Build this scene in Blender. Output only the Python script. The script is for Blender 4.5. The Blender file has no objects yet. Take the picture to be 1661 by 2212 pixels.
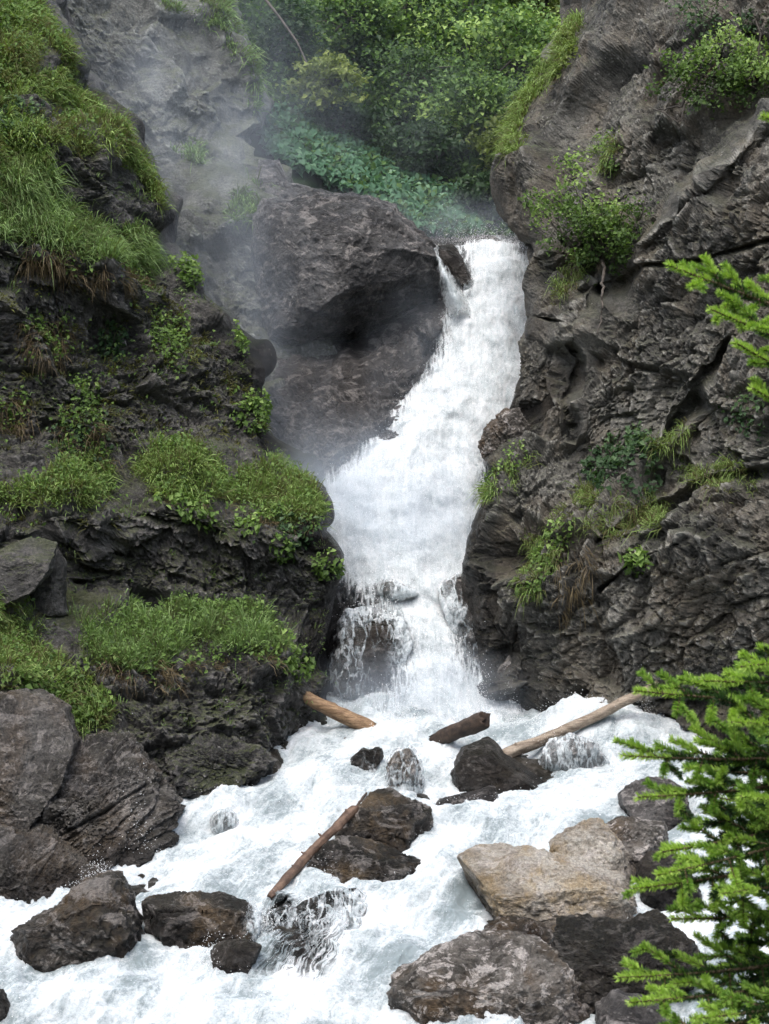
import bpy, bmesh, math, random
import numpy as np
from mathutils import Vector

rng = np.random.default_rng(7)
random.seed(7)
R = math.radians
SC = bpy.context.scene
COL = SC.collection

# ------------------------------------------------------------------ camera
W, H = 769.0, 1024.0
FOV = R(30.0)
FPX = H / 2 / math.tan(FOV / 2)
PITCH = R(6.3)
cam_d = bpy.data.cameras.new('camera')
cam = bpy.data.objects.new('camera', cam_d); COL.objects.link(cam)
cam_d.sensor_fit = 'VERTICAL'; cam_d.sensor_height = 24.0; cam_d.angle = FOV
cam_d.lens = 12.0 / math.tan(FOV / 2)
cam_d.clip_start = 0.1; cam_d.clip_end = 1000
cam.location = (0, 0, 0); cam.rotation_euler = (R(90) - PITCH, 0, 0)
cam_d.dof.use_dof = True; cam_d.dof.focus_distance = 38.0; cam_d.dof.aperture_fstop = 10.0
SC.camera = cam

# ------------------------------------------------------------------ sky, sun, exposure
SUN_EL, SUN_AZ = R(68), R(-155)        # overcast glow from high behind the camera, a little to the left
world = bpy.data.worlds.new('World'); SC.world = world; world.use_nodes = True
wn = world.node_tree; wn.nodes.clear()
sky = wn.nodes.new('ShaderNodeTexSky'); sky.sky_type = 'NISHITA'; sky.sun_disc = False
sky.sun_elevation = SUN_EL; sky.sun_rotation = SUN_AZ
sky.air_density = 1.0; sky.dust_density = 4.0; sky.ozone_density = 1.0
hs = wn.nodes.new('ShaderNodeHueSaturation'); hs.inputs['Saturation'].default_value = 0.74
bg = wn.nodes.new('ShaderNodeBackground'); bg.inputs['Strength'].default_value = 0.15
wo = wn.nodes.new('ShaderNodeOutputWorld')
wn.links.new(sky.outputs[0], hs.inputs['Color']); wn.links.new(hs.outputs[0], bg.inputs[0]); wn.links.new(bg.outputs[0], wo.inputs[0])
sun_d = bpy.data.lights.new('sun', 'SUN'); sun_d.energy = 0.95; sun_d.angle = R(50); sun_d.color = (1.0, 0.975, 0.94)
sun = bpy.data.objects.new('sun', sun_d); COL.objects.link(sun)
sdir = Vector((math.sin(SUN_AZ) * math.cos(SUN_EL), math.cos(SUN_AZ) * math.cos(SUN_EL), math.sin(SUN_EL)))
sun.rotation_euler = sdir.to_track_quat('Z', 'Y').to_euler(); sun.location = (0, 30, 40)
vs = SC.view_settings
vs.view_transform = 'Standard'; vs.look = 'None'; vs.gamma = 1.0; vs.use_curve_mapping = False; vs.exposure = 1.08
cy = SC.cycles
cy.use_denoising = True; cy.max_bounces = 5; cy.diffuse_bounces = 2; cy.glossy_bounces = 2
cy.transmission_bounces = 3; cy.transparent_max_bounces = 12; cy.volume_bounces = 2; cy.volume_step_rate = 3.0; cy.volume_max_steps = 128
cy.caustics_reflective = False; cy.caustics_refractive = False
SC.render.engine = 'CYCLES'

# ------------------------------------------------------------------ projection helpers (picture point + distance -> place)
cp, sp = math.cos(PITCH), math.sin(PITCH)
K = W / 1661.0
FWD = np.array([0, cp, -sp]); UP = np.array([0, sp, cp]); RT = np.array([1.0, 0, 0])
def at(px, py, d):
    px = np.asarray(px, float); py = np.asarray(py, float); d = np.asarray(d, float)
    a = (px - W / 2) / FPX * d; b = (H / 2 - py) / FPX * d
    return d[..., None] * FWD + a[..., None] * RT + b[..., None] * UP
def proj(Pw):
    d = Pw @ FWD
    return W / 2 + FPX * Pw[..., 0] / d, H / 2 - FPX * (Pw @ UP) / d, d

# ------------------------------------------------------------------ noise
def _h(ix, iy, iz, s):
    h = (ix * 374761393 + iy * 668265263 + iz * 2147483647 + s * 144664) & 0xFFFFFFFF
    h = ((h ^ (h >> 13)) * 1274126177) & 0xFFFFFFFF
    h = ((h ^ (h >> 16)) * 2246822519) & 0xFFFFFFFF
    return h ^ (h >> 15)
def pnoise(P, seed=0):
    I = np.floor(P).astype(np.int64); F = P - I
    U = F * F * F * (F * (F * 6 - 15) + 10)
    out = np.zeros(len(P))
    for dx in (0, 1):
        wx = U[:, 0] if dx else 1 - U[:, 0]
        for dy in (0, 1):
            wy = U[:, 1] if dy else 1 - U[:, 1]
            for dz in (0, 1):
                wz = U[:, 2] if dz else 1 - U[:, 2]
                h = _h(I[:, 0] + dx, I[:, 1] + dy, I[:, 2] + dz, seed)
                g = ((h & 1023) / 511.5 - 1) * (F[:, 0] - dx) + (((h >> 10) & 1023) / 511.5 - 1) * (F[:, 1] - dy) + (((h >> 20) & 1023) / 511.5 - 1) * (F[:, 2] - dz)
                out += g * wx * wy * wz
    return out
def fbm(P, sc, oct=4, seed=0, gain=0.5, ridged=False):
    out = np.zeros(len(P)); a = 1.0; f = 1.0 / np.asarray(sc, float)
    for o in range(oct):
        n = pnoise(P * f, seed + o * 17)
        out += a * ((0.5 - np.abs(n) * 2) if ridged else n)
        a *= gain; f = f * 2.03
    return out
def worley(P, sc, seed=0):
    Q = P / np.asarray(sc, float)
    I = np.floor(Q).astype(np.int64); n = len(P)
    f1 = np.full(n, 9.0); f2 = np.full(n, 9.0); c1 = np.zeros(n, np.int64); c2 = np.zeros(n, np.int64); o1 = np.zeros_like(Q); o2 = np.zeros_like(Q)
    for dx in (-1, 0, 1):
        for dy in (-1, 0, 1):
            for dz in (-1, 0, 1):
                h = _h(I[:, 0] + dx, I[:, 1] + dy, I[:, 2] + dz, seed)
                c = np.stack([I[:, 0] + dx + (h & 1023) / 1023., I[:, 1] + dy + ((h >> 10) & 1023) / 1023., I[:, 2] + dz + ((h >> 20) & 1023) / 1023.], 1)
                v = Q - c; d = (v * v).sum(1)
                m = d < f1; k = (~m) & (d < f2)
                f2 = np.where(m, f1, np.where(k, d, f2)); c2 = np.where(m, c1, np.where(k, h, c2)); o2[m] = o1[m]; o2[k] = v[k]
                f1 = np.where(m, d, f1); c1 = np.where(m, h, c1); o1[m] = v[m]
    return np.sqrt(f1), np.sqrt(f2), c1, o1, c2, o2
def facets(P, sc, seed=0, tilt=1.0):
    """broken, flat-faced rock: every cell is its own tilted plane, joined to its neighbour by a short ramp; joints are recessed"""
    s = np.asarray(sc, float) * np.ones(3)
    f1, f2, c1, o1, c2, o2 = worley(P, s, seed)
    def plane(c, o):
        g = np.stack([((c >> 3) & 255) / 127.5 - 1, ((c >> 11) & 255) / 127.5 - 1, ((c >> 19) & 255) / 127.5 - 1], 1)
        return (o * g).sum(1) * tilt + ((c >> 5) & 63) / 63. * 0.5 - 0.25
    w = np.clip((f2 - f1) / (0.10 if s.min() > 1 else 0.075), 0, 1); w = .5 + .5 * w * w * (3 - 2 * w)
    d = plane(c1, o1) * w + plane(c2, o2) * (1 - w)
    joint = np.exp(-((f2 - f1) / 0.05) ** 2)
    return d * s.min(), joint
def rotm(ax, ang):
    c, s = math.cos(ang), math.sin(ang)
    return {'x': np.array([[1, 0, 0], [0, c, -s], [0, s, c]]), 'y': np.array([[c, 0, s], [0, 1, 0], [-s, 0, c]]), 'z': np.array([[c, -s, 0], [s, c, 0], [0, 0, 1]])}[ax]

# ------------------------------------------------------------------ mesh helpers
def mesh_np(name, V, Fc, smooth=False, attrs=None, uv=None):
    me = bpy.data.meshes.new(name)
    V = np.ascontiguousarray(V, np.float32); Fc = np.ascontiguousarray(Fc, np.int32)
    n, k = Fc.shape
    me.vertices.add(len(V)); me.vertices.foreach_set('co', V.ravel())
    me.loops.add(n * k); me.loops.foreach_set('vertex_index', Fc.ravel())
    me.polygons.add(n); me.polygons.foreach_set('loop_start', np.arange(0, n * k, k, dtype=np.int32))
    me.polygons.foreach_set('use_smooth', np.full(n, smooth))
    for an, av in (attrs or {}).items():
        a = me.attributes.new(an, 'FLOAT', 'POINT'); a.data.foreach_set('value', np.ascontiguousarray(av, np.float32))
    if uv is not None:
        l = me.uv_layers.new(name='UVMap'); l.data.foreach_set('uv', np.ascontiguousarray(uv[Fc.ravel()], np.float32).ravel())
    me.update(calc_edges=True)
    return me
def add(name, me, mat, parent=None, label=None, cat=None, group=None, kind=None, loc=None):
    o = bpy.data.objects.new(name, me); COL.objects.link(o)
    if mat is not None: me.materials.append(mat)
    if parent is not None: o.parent = parent
    tag(o, label, cat, group, kind)
    if loc is not None: o.location = loc
    return o
def tag(o, label=None, cat=None, group=None, kind=None):
    if label: o['label'] = label
    if cat: o['category'] = cat
    if group: o['group'] = group
    if kind: o['kind'] = kind
def empty(name, loc, label, cat, group=None):
    o = bpy.data.objects.new(name, None); COL.objects.link(o); o.location = loc; o.empty_display_size = 0.2
    tag(o, label, cat, group); return o
def grid_faces(nr, nc):
    i = np.arange(nr - 1)[:, None] * nc + np.arange(nc - 1)[None, :]
    return np.stack([i, i + nc, i + nc + 1, i + 1], -1).reshape(-1, 4)
def grid_normals(G):
    du = np.gradient(G, axis=1); dv = np.gradient(G, axis=0)
    n = np.cross(dv, du); return n / (np.linalg.norm(n, axis=-1, keepdims=True) + 1e-9)
def tube(pts, rad, sides=8, noise=0.0, seed=0, cap=True):
    pts = np.asarray(pts, float); n = len(pts); rad = np.broadcast_to(np.asarray(rad, float), (n,))
    T = np.gradient(pts, axis=0); T /= np.linalg.norm(T, axis=1, keepdims=True) + 1e-9
    ref = np.array([0.13, 0.31, 0.94]);
    A = np.cross(T, ref); A /= np.linalg.norm(A, axis=1, keepdims=True) + 1e-9
    Bv = np.cross(T, A)
    t = np.linspace(0, 2 * np.pi, sides, endpoint=False)
    r = rad[:, None] * np.ones(sides)
    if noise:
        q = (pts[:, None, :] + (np.cos(t)[None, :, None] * A[:, None] + np.sin(t)[None, :, None] * Bv[:, None]) * rad[:, None, None]).reshape(-1, 3)
        r = r * (1 + noise * fbm(q, np.array([.12, .12, .12]), 3, seed).reshape(n, sides))
    V = (pts[:, None, :] + r[..., None] * (np.cos(t)[None, :, None] * A[:, None] + np.sin(t)[None, :, None] * Bv[:, None])).reshape(-1, 3)
    F = []
    for i in range(n - 1):
        for j in range(sides):
            k = (j + 1) % sides
            F.append((i * sides + j, i * sides + k, (i + 1) * sides + k)); F.append((i * sides + j, (i + 1) * sides + k, (i + 1) * sides + j))
    if cap:
        for e, base in ((0, 0), (n - 1, (n - 1) * sides)):
            V = np.vstack([V, pts[e]]); c = len(V) - 1
            for j in range(sides):
                k = (j + 1) % sides
                F.append((base + j, base + k, c) if e else (base + k, base + j, c))
    return V, np.array(F)
def join(parts):
    Vs, Fs, o = [], [], 0
    for V, F in parts: Vs.append(V); Fs.append(F + o); o += len(V)
    return np.vstack(Vs), np.vstack(Fs)

# ------------------------------------------------------------------ materials
class NT:
    def __init__(s, name):
        s.m = bpy.data.materials.new(name); s.m.use_nodes = True; s.t = s.m.node_tree; s.t.nodes.clear()
        s.out = s.n('ShaderNodeOutputMaterial'); s.pos = s.n('ShaderNodeNewGeometry')
    def n(s, ty, **kw):
        nd = s.t.nodes.new(ty)
        for k, v in kw.items(): setattr(nd, k, v)
        return nd
    def l(s, a, b): s.t.links.new(a, b)
    def inp(s, sock, v):
        if isinstance(v, bpy.types.NodeSocket): s.l(v, sock)
        else: sock.default_value = v
    def noise(s, scale, detail=6, rough=0.6, vec=None, dist=0.0):
        nd = s.n('ShaderNodeTexNoise'); nd.inputs['Scale'].default_value = scale; nd.inputs['Detail'].default_value = detail
        nd.inputs['Roughness'].default_value = rough; nd.inputs['Distortion'].default_value = dist
        s.l(vec or s.pos.outputs['Position'], nd.inputs['Vector']); return nd.outputs['Fac']
    def mapv(s, scale, rot=(0, 0, 0), vec=None):
        nd = s.n('ShaderNodeMapping'); nd.inputs['Scale'].default_value = scale; nd.inputs['Rotation'].default_value = rot
        s.l(vec or s.pos.outputs['Position'], nd.inputs['Vector']); return nd.outputs[0]
    def ramp(s, fac, a, b, x=0.0, y=1.0):
        nd = s.n('ShaderNodeMapRange', interpolation_type='SMOOTHSTEP')
        s.inp(nd.inputs['Value'], fac); nd.inputs['From Min'].default_value = a; nd.inputs['From Max'].default_value = b
        nd.inputs['To Min'].default_value = x; nd.inputs['To Max'].default_value = y; return nd.outputs[0]
    def mix(s, f, a, b, mode='MIX'):
        nd = s.n('ShaderNodeMix', data_type='RGBA', blend_type=mode)
        s.inp(nd.inputs[0], f)
        for k, v in ((6, a), (7, b)):
            s.inp(nd.inputs[k], v if isinstance(v, bpy.types.NodeSocket) else (*v, 1.0))
        return nd.outputs[2]
    def math(s, op, a, b=0.0, c=None):
        nd = s.n('ShaderNodeMath', operation=op); s.inp(nd.inputs[0], a); s.inp(nd.inputs[1], b)
        if c is not None: s.inp(nd.inputs[2], c)
        return nd.outputs[0]
    def attr(s, name):
        nd = s.n('ShaderNodeAttribute'); nd.attribute_name = name; return nd.outputs['Fac']
    def bump(s, h, dist, strength=1.0, normal=None):
        nd = s.n('ShaderNodeBump'); nd.inputs['Distance'].default_value = dist; nd.inputs['Strength'].default_value = strength
        s.l(h, nd.inputs['Height'])
        if normal is not None: s.l(normal, nd.inputs['Normal'])
        return nd.outputs[0]
    def bsdf(s, col, rough=0.7, spec=0.5, normal=None, **kw):
        b = s.n('ShaderNodeBsdfPrincipled'); s.inp(b.inputs['Base Color'], col if isinstance(col, bpy.types.NodeSocket) else (*col, 1))
        s.inp(b.inputs['Roughness'], rough); s.inp(b.inputs['Specular IOR Level'], spec)
        if normal is not None: s.l(normal, b.inputs['Normal'])
        for k, v in kw.items(): s.inp(b.inputs[k], v)
        return b.outputs[0]
    def done(s, sh): s.l(sh, s.out.inputs['Surface']); return s.m

def rock_mat(name, dark, mid, light, lichen=0.25, moss=0.3, wet=0.5, tint=None, tint_amt=0.0, streak_rot=(0, 0, 0), lum=0.98, quartz=0.0):
    t = NT(name)
    dark, mid, light = [tuple(c * lum for c in k) for k in (dark, mid, light)]
    big = t.noise(0.55, 5, 0.6); med = t.noise(2.7, 7, 0.65, dist=0.6); fine = t.noise(17, 6, 0.7)
    grain = t.noise(70, 3, 0.7)
    band = t.noise(1.0, 6, 0.65, vec=t.mapv((1.2, 1.2, 9.0), streak_rot), dist=0.8)
    c = t.mix(t.ramp(med, 0.33, 0.68), dark, mid)
    c = t.mix(t.math('MULTIPLY', t.ramp(big, 0.42, 0.68), 0.75), c, light)
    c = t.mix(t.ramp(band, 0.35, 0.7, 0.0, 0.5), c, dark)
    if tint is not None: c = t.mix(t.math('MULTIPLY', t.ramp(t.noise(0.9, 5, 0.6, vec=t.mapv((1.3, 1, 0.8))), 0.45, 0.62), tint_amt), c, tint)
    if quartz:
        qz = t.noise(1.9, 9, 0.74, vec=t.mapv((1.0, 1.0, 1.7), streak_rot), dist=1.2)
        c = t.mix(t.ramp(qz, 0.52, 0.58, 0.0, quartz), c, (0.60, 0.56, 0.53))
        c = t.mix(t.ramp(t.noise(2.3, 8, 0.7, dist=0.8), 0.53, 0.59, 0.0, quartz), c, tuple(x * 0.8 for x in dark))
    c = t.mix(1.0, c, t.mix(t.ramp(fine, 0.25, 0.75), (0.62, 0.62, 0.62), (1.4, 1.38, 1.36)), 'MULTIPLY')
    c = t.mix(0.6, c, t.mix(t.ramp(grain, 0.3, 0.7), (0.55, 0.55, 0.55), (1.4, 1.4, 1.4)), 'MULTIPLY')
    # pale lichen crusts and quartz specks
    vo = t.n('ShaderNodeTexVoronoi'); vo.inputs['Scale'].default_value = 9.0; t.l(t.pos.outputs['Position'], vo.inputs['Vector'])
    spots = t.math('MULTIPLY', t.ramp(vo.outputs['Distance'], 0.34, 0.16), t.ramp(t.noise(1.3, 4, 0.6), 0.5, 0.62))
    spots = t.math('MULTIPLY', spots, t.ramp(fine, 0.4, 0.6))
    c = t.mix(t.math('MULTIPLY', spots, lichen), c, (0.42, 0.41, 0.38))
    # worn, paler rims along broken edges, doubling as painted wet glints
    edge = t.math('MULTIPLY', t.ramp(t.pos.outputs['Pointiness'], 0.515, 0.60), t.ramp(med, 0.36, 0.6, 0.15, 0.75))
    c = t.mix(edge, c, tuple(min(.6, x * 1.7) for x in light))
    nz = t.n('ShaderNodeSeparateXYZ'); t.l(t.pos.outputs['Normal'], nz.inputs[0])
    mm = t.math('ADD', t.math('MULTIPLY', nz.outputs[2], 0.55), t.noise(1.4, 6, 0.7))
    mm = t.math('MULTIPLY', t.ramp(mm, 0.72, 0.98), moss)
    c = t.mix(mm, c, t.mix(t.ramp(fine, 0.3, 0.7), (0.030, 0.045, 0.012), (0.105, 0.125, 0.03)))
    wt = t.attr('wet'); c = t.mix(wt, c, t.mix(1.0, c, (0.34, 0.33, 0.33), 'MULTIPLY'))
    rough = t.ramp(t.noise(2.1, 5, 0.65), 0.35, 0.65, 0.85 - 0.62 * wet, 0.92 - 0.42 * wet)
    rough = t.math('SUBTRACT', rough, t.math('MULTIPLY', wt, t.math('SUBTRACT', rough, 0.22)))
    hgt = t.math('ADD', t.math('MULTIPLY', fine, 0.6), t.math('ADD', t.math('MULTIPLY', med, 0.8), t.math('MULTIPLY', grain, 0.12)))
    nrm = t.bump(hgt, 0.16, 1.0)
    return t.done(t.bsdf(c, rough, 0.35, nrm))

M = {}
M['rock_left'] = rock_mat('dark_schist', (0.022, 0.022, 0.0215), (0.078, 0.076, 0.073), (0.19, 0.183, 0.174), 0.4, 0.5, 0.85, streak_rot=(0, R(22), 0), quartz=.12)
M['rock_slab'] = rock_mat('brown_slab', (0.028, 0.026, 0.024), (0.085, 0.078, 0.070), (0.18, 0.172, 0.163), 0.15, 0.06, 1.0, (0.15, 0.10, 0.058), 0.28, streak_rot=(0, R(-32), 0), quartz=.25)
M['rock_right'] = rock_mat('grey_brown_gneiss', (0.042, 0.041, 0.037), (0.142, 0.138, 0.122), (0.28, 0.272, 0.243), 0.8, 0.22, 0.35, (0.21, 0.175, 0.13), 0.4, streak_rot=(0, R(-40), 0))
M['rock_bed'] = rock_mat('wet_veined_rock', (0.018, 0.016, 0.015), (0.055, 0.051, 0.048), (0.13, 0.123, 0.118), 0.5, 0.0, 1.0, quartz=.25, streak_rot=(0, R(-30), 0))
M['rock_back'] = rock_mat('grey_cliff', (0.075, 0.080, 0.074), (0.19, 0.198, 0.185), (0.33, 0.342, 0.32), 0.6, 0.5, 0.2, streak_rot=(0, R(35), 0))
M['rock_wet'] = rock_mat('wet_black_rock', (0.007, 0.006, 0.005), (0.019, 0.016, 0.013), (0.055, 0.045, 0.036), 0.30, 0.05, 0.9, quartz=.10)
M['rock_tan'] = rock_mat('dark_rock_tan_flank', (0.010, 0.009, 0.008), (0.036, 0.031, 0.027), (0.10, 0.088, 0.075), 0.4, 0.05, 0.9, (0.24, 0.165, 0.09), 0.4, quartz=.3)
M['rock_dome'] = rock_mat('dome_grey', (0.036, 0.036, 0.037), (0.100, 0.099, 0.099), (0.225, 0.223, 0.222), 0.35, 0.05, 1.0, quartz=.3)
M['rock_pale'] = rock_mat('beige_rock', (0.17, 0.135, 0.095), (0.45, 0.42, 0.355), (0.64, 0.615, 0.55), 0.5, 0.0, 0.35, (0.36, 0.25, 0.10), 0.55, quartz=.35)
M['rock_mottled'] = rock_mat('mottled_rock', (0.033, 0.028, 0.023), (0.14, 0.126, 0.110), (0.31, 0.29, 0.265), 0.8, 0.05, 0.6, (0.10, 0.062, 0.03), 0.7, streak_rot=(0, R(15), 0), quartz=.75)
M['rock_grey'] = rock_mat('grey_boulder', (0.03, 0.028, 0.027), (0.10, 0.095, 0.09), (0.19, 0.18, 0.17), 0.5, 0.0, 0.9, quartz=.45)

def leaf_mat(name, c0, c1, c2=None, trans=0.35, rough=0.55, spec=0.3):
    t = NT(name)
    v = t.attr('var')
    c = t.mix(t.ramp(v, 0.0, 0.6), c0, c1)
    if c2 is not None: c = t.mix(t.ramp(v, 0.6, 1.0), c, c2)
    b = t.bsdf(c, rough, spec)
    tr = t.n('ShaderNodeBsdfTranslucent'); t.l(t.mix(1.0, c, (1.1, 1.15, 0.6), 'MULTIPLY'), tr.inputs['Color'])
    mx = t.n('ShaderNodeMixShader'); mx.inputs[0].default_value = trans; t.l(b, mx.inputs[1]); t.l(tr.outputs[0], mx.inputs[2])
    return t.done(mx.outputs[0])
M['grass'] = leaf_mat('grass_blades', (0.13, 0.115, 0.05), (0.175, 0.26, 0.07), (0.42, 0.57, 0.20))
M['grass_lush'] = leaf_mat('lush_grass', (0.11, 0.125, 0.05), (0.155, 0.255, 0.08), (0.38, 0.54, 0.22))
M['straw'] = leaf_mat('dry_grass', (0.07, 0.05, 0.028), (0.15, 0.115, 0.06), (0.25, 0.20, 0.11), 0.2)
M['leaf_herb'] = leaf_mat('herb_leaves', (0.05, 0.09, 0.025), (0.13, 0.22, 0.05), (0.30, 0.42, 0.13))
M['leaf_dark'] = leaf_mat('dark_leaves', (0.02, 0.045, 0.018), (0.05, 0.10, 0.04), (0.14, 0.22, 0.10))
M['leaf_wood'] = leaf_mat('wood_leaves', (0.028, 0.060, 0.020), (0.125, 0.225, 0.06), (0.36, 0.50, 0.15))
M['leaf_yellow'] = leaf_mat('maple_leaves', (0.07, 0.10, 0.02), (0.16, 0.21, 0.05), (0.30, 0.36, 0.10))
M['leaf_fern'] = leaf_mat('butterbur_leaves', (0.045, 0.11, 0.06), (0.10, 0.22, 0.125), (0.22, 0.37, 0.22))
M['needle'] = leaf_mat('spruce_needles', (0.020, 0.047, 0.018), (0.13, 0.27, 0.045), (0.44, 0.63, 0.13), 0.35, 0.5)
M['moss'] = leaf_mat('moss', (0.06, 0.055, 0.02), (0.11, 0.12, 0.03), (0.20, 0.22, 0.05), 0.2)
def wood_mat(name, a, b, sc=(6, 6, 6)):
    t = NT(name)
    n = t.noise(1.0, 8, 0.65, vec=t.mapv(sc)); g = t.noise(40, 4, 0.7)
    c = t.mix(t.ramp(n, 0.3, 0.7), a, b); c = t.mix(t.ramp(g, 0.35, 0.65, 0, 0.35), c, tuple(x * 0.4 for x in a))
    return t.done(t.bsdf(c, 0.6, 0.4, t.bump(t.math('ADD', n, g), 0.02, 0.8)))
M['log_tan'] = wood_mat('bare_tan_wood', (0.13, 0.07, 0.035), (0.42, 0.28, 0.16), (3, 22, 22))
M['log_grey'] = wood_mat('weathered_wood', (0.16, 0.12, 0.085), (0.42, 0.35, 0.27), (3, 22, 22))
M['log_brown'] = wood_mat('wet_brown_wood', (0.07, 0.042, 0.030), (0.21, 0.135, 0.092))
M['log_dark'] = wood_mat('dark_bark', (0.022, 0.015, 0.011), (0.085, 0.056, 0.038))
M['bark'] = wood_mat('twig_bark', (0.05, 0.042, 0.035), (0.13, 0.11, 0.09))
M['twig'] = wood_mat('spruce_twig', (0.07, 0.045, 0.025), (0.16, 0.11, 0.06), (30, 30, 30))
def foam_mat(name, stretch=(1, 1), sc=1.0, grain=1.0, lace_sc=5.0):
    t = NT(name)
    uvn = t.n('ShaderNodeUVMap'); uv = uvn.outputs[0]
    mv = t.mapv((stretch[0], stretch[1], 1), vec=uv)
    s1 = t.noise(1.0 * sc, 8, 0.66, vec=mv, dist=0.9)
    s2 = t.noise(3.4 * sc, 6, 0.7, vec=mv, dist=1.3)
    g = t.noise(14, 6, 0.8); gg = t.noise(45, 3, 0.7)
    aer = t.attr('aer')
    f = t.math('ADD', t.math('MULTIPLY', s1, 0.55), t.math('MULTIPLY', s2, 0.45))
    f = t.math('ADD', f, t.math('MULTIPLY', t.math('SUBTRACT', aer, 0.5), 0.9))
    f = t.math('ADD', f, t.math('MULTIPLY', t.math('SUBTRACT', g, 0.5), grain))
    f = t.math('ADD', f, t.math('MULTIPLY', t.math('SUBTRACT', gg, 0.5), 0.35))
    col = t.mix(t.ramp(f, 0.28, 0.62), (0.20, 0.240, 0.250), (0.45, 0.495, 0.51))
    col = t.mix(t.ramp(f, 0.54, 0.86), col, (0.68, 0.71, 0.72))
    hgt = t.math('ADD', t.math('MULTIPLY', s2, 0.5), t.math('ADD', t.math('MULTIPLY', g, 0.6), t.math('MULTIPLY', gg, 0.25)))
    b = t.bsdf(col, 0.8, 0.1, t.bump(hgt, 0.05, 0.6), **{'Subsurface Weight': 1.0, 'Subsurface Scale': 0.10, 'Subsurface Radius': (0.9, 1.0, 1.0)})
    # thin, broken water: holes between strands where little water runs
    cov = t.attr('cov')
    vo = t.n('ShaderNodeTexVoronoi', feature='DISTANCE_TO_EDGE'); vo.inputs['Scale'].default_value = lace_sc
    dv = t.n('ShaderNodeVectorMath', operation='ADD'); nv = t.n('ShaderNodeTexNoise'); nv.inputs['Scale'].default_value = 2.5; nv.inputs['Detail'].default_value = 4
    t.l(mv, nv.inputs['Vector']); t.l(mv, dv.inputs[0]); t.l(nv.outputs['Color'], dv.inputs[1]); t.l(dv.outputs[0], vo.inputs['Vector'])
    lace = t.ramp(vo.outputs['Distance'], 0.16, 0.02)
    k = t.math('ADD', t.math('ADD', t.math('MULTIPLY', s1, 0.45), t.math('MULTIPLY', s2, 0.5)), t.math('ADD', t.math('MULTIPLY', g, 0.4), t.math('MULTIPLY', lace, 0.26)))
    a = t.ramp(t.math('ADD', t.math('MULTIPLY', k, 0.62), cov), 0.80, 1.20)
    tp = t.n('ShaderNodeBsdfTransparent'); m2 = t.n('ShaderNodeMixShader')
    t.l(a, m2.inputs[0]); t.l(tp.outputs[0], m2.inputs[1]); t.l(b, m2.inputs[2])
    return t.done(m2.outputs[0])
M['foam_fall'] = foam_mat('falling_water', stretch=(2.0, 0.45), sc=1.0, grain=.55, lace_sc=1.6)
M['foam_pool'] = foam_mat('rapids_foam', stretch=(3.0, 0.5), sc=1.2, grain=.8, lace_sc=3.2)
M['foam_veil'] = foam_mat('water_veil', stretch=(1.5, 0.6), sc=1.0, lace_sc=1.4)
t = NT('spray_drops'); M['drop'] = t.done(t.bsdf((0.93, 0.95, 0.96), 0.4, 0.4))
t = NT('soil'); M['soil'] = t.done(t.bsdf(t.mix(t.ramp(t.noise(3, 8, 0.7), 0.3, 0.7), (0.03, 0.028, 0.014), (0.06, 0.07, 0.025)), 0.95, 0.1, t.bump(t.noise(12, 6, 0.7), 0.1)))
t = NT('forest_floor'); M['floor'] = t.done(t.bsdf(t.mix(t.ramp(t.noise(2, 8, 0.7), 0.3, 0.7), (0.014, 0.022, 0.011), (0.03, 0.055, 0.022)), 0.95, 0.1))
def mist_mat(name, dens, seed, col=(0.80, 0.89, 1.0)):
    """spray cloud: thickest in its middle, thinning to nothing at its rim, torn into wisps"""
    m = bpy.data.materials.new(name); m.use_nodes = True; nt = m.node_tree; nt.nodes.clear()
    N = nt.nodes.new; L = nt.links.new
    o = N('ShaderNodeOutputMaterial'); v = N('ShaderNodeVolumePrincipled')
    tc = N('ShaderNodeTexCoord'); ln = N('ShaderNodeVectorMath'); ln.operation = 'LENGTH'; L(tc.outputs['Object'], ln.inputs[0])
    mr = N('ShaderNodeMapRange'); mr.interpolation_type = 'SMOOTHSTEP'; L(ln.outputs['Value'], mr.inputs[0])
    for k, x in ((1, 1.0), (2, 0.15), (3, 0.0), (4, 1.0)): mr.inputs[k].default_value = x
    g = N('ShaderNodeNewGeometry'); mp = N('ShaderNodeMapping'); mp.inputs['Scale'].default_value = (0.8, 0.35, 0.45); mp.inputs['Rotation'].default_value = (0, R(25), 0); mp.inputs['Location'].default_value = (seed * 5.1, 0, 0)
    L(g.outputs['Position'], mp.inputs[0]); nz = N('ShaderNodeTexNoise'); nz.inputs['Scale'].default_value = 1.0; nz.inputs['Detail'].default_value = 3; L(mp.outputs[0], nz.inputs['Vector'])
    m2 = N('ShaderNodeMapRange'); m2.interpolation_type = 'SMOOTHSTEP'; L(nz.outputs['Fac'], m2.inputs[0])
    for k, x in ((1, 0.3), (2, 0.72), (3, 0.25), (4, 1.6)): m2.inputs[k].default_value = x
    mu = N('ShaderNodeMath'); mu.operation = 'MULTIPLY'; L(mr.outputs[0], mu.inputs[0]); L(m2.outputs[0], mu.inputs[1])
    md = N('ShaderNodeMath'); md.operation = 'MULTIPLY'; L(mu.outputs[0], md.inputs[0]); md.inputs[1].default_value = dens
    L(md.outputs[0], v.inputs['Density']); v.inputs['Color'].default_value = (*col, 1); v.inputs['Anisotropy'].default_value = 0.0
    L(v.outputs[0], o.inputs['Volume']); return m

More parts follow.
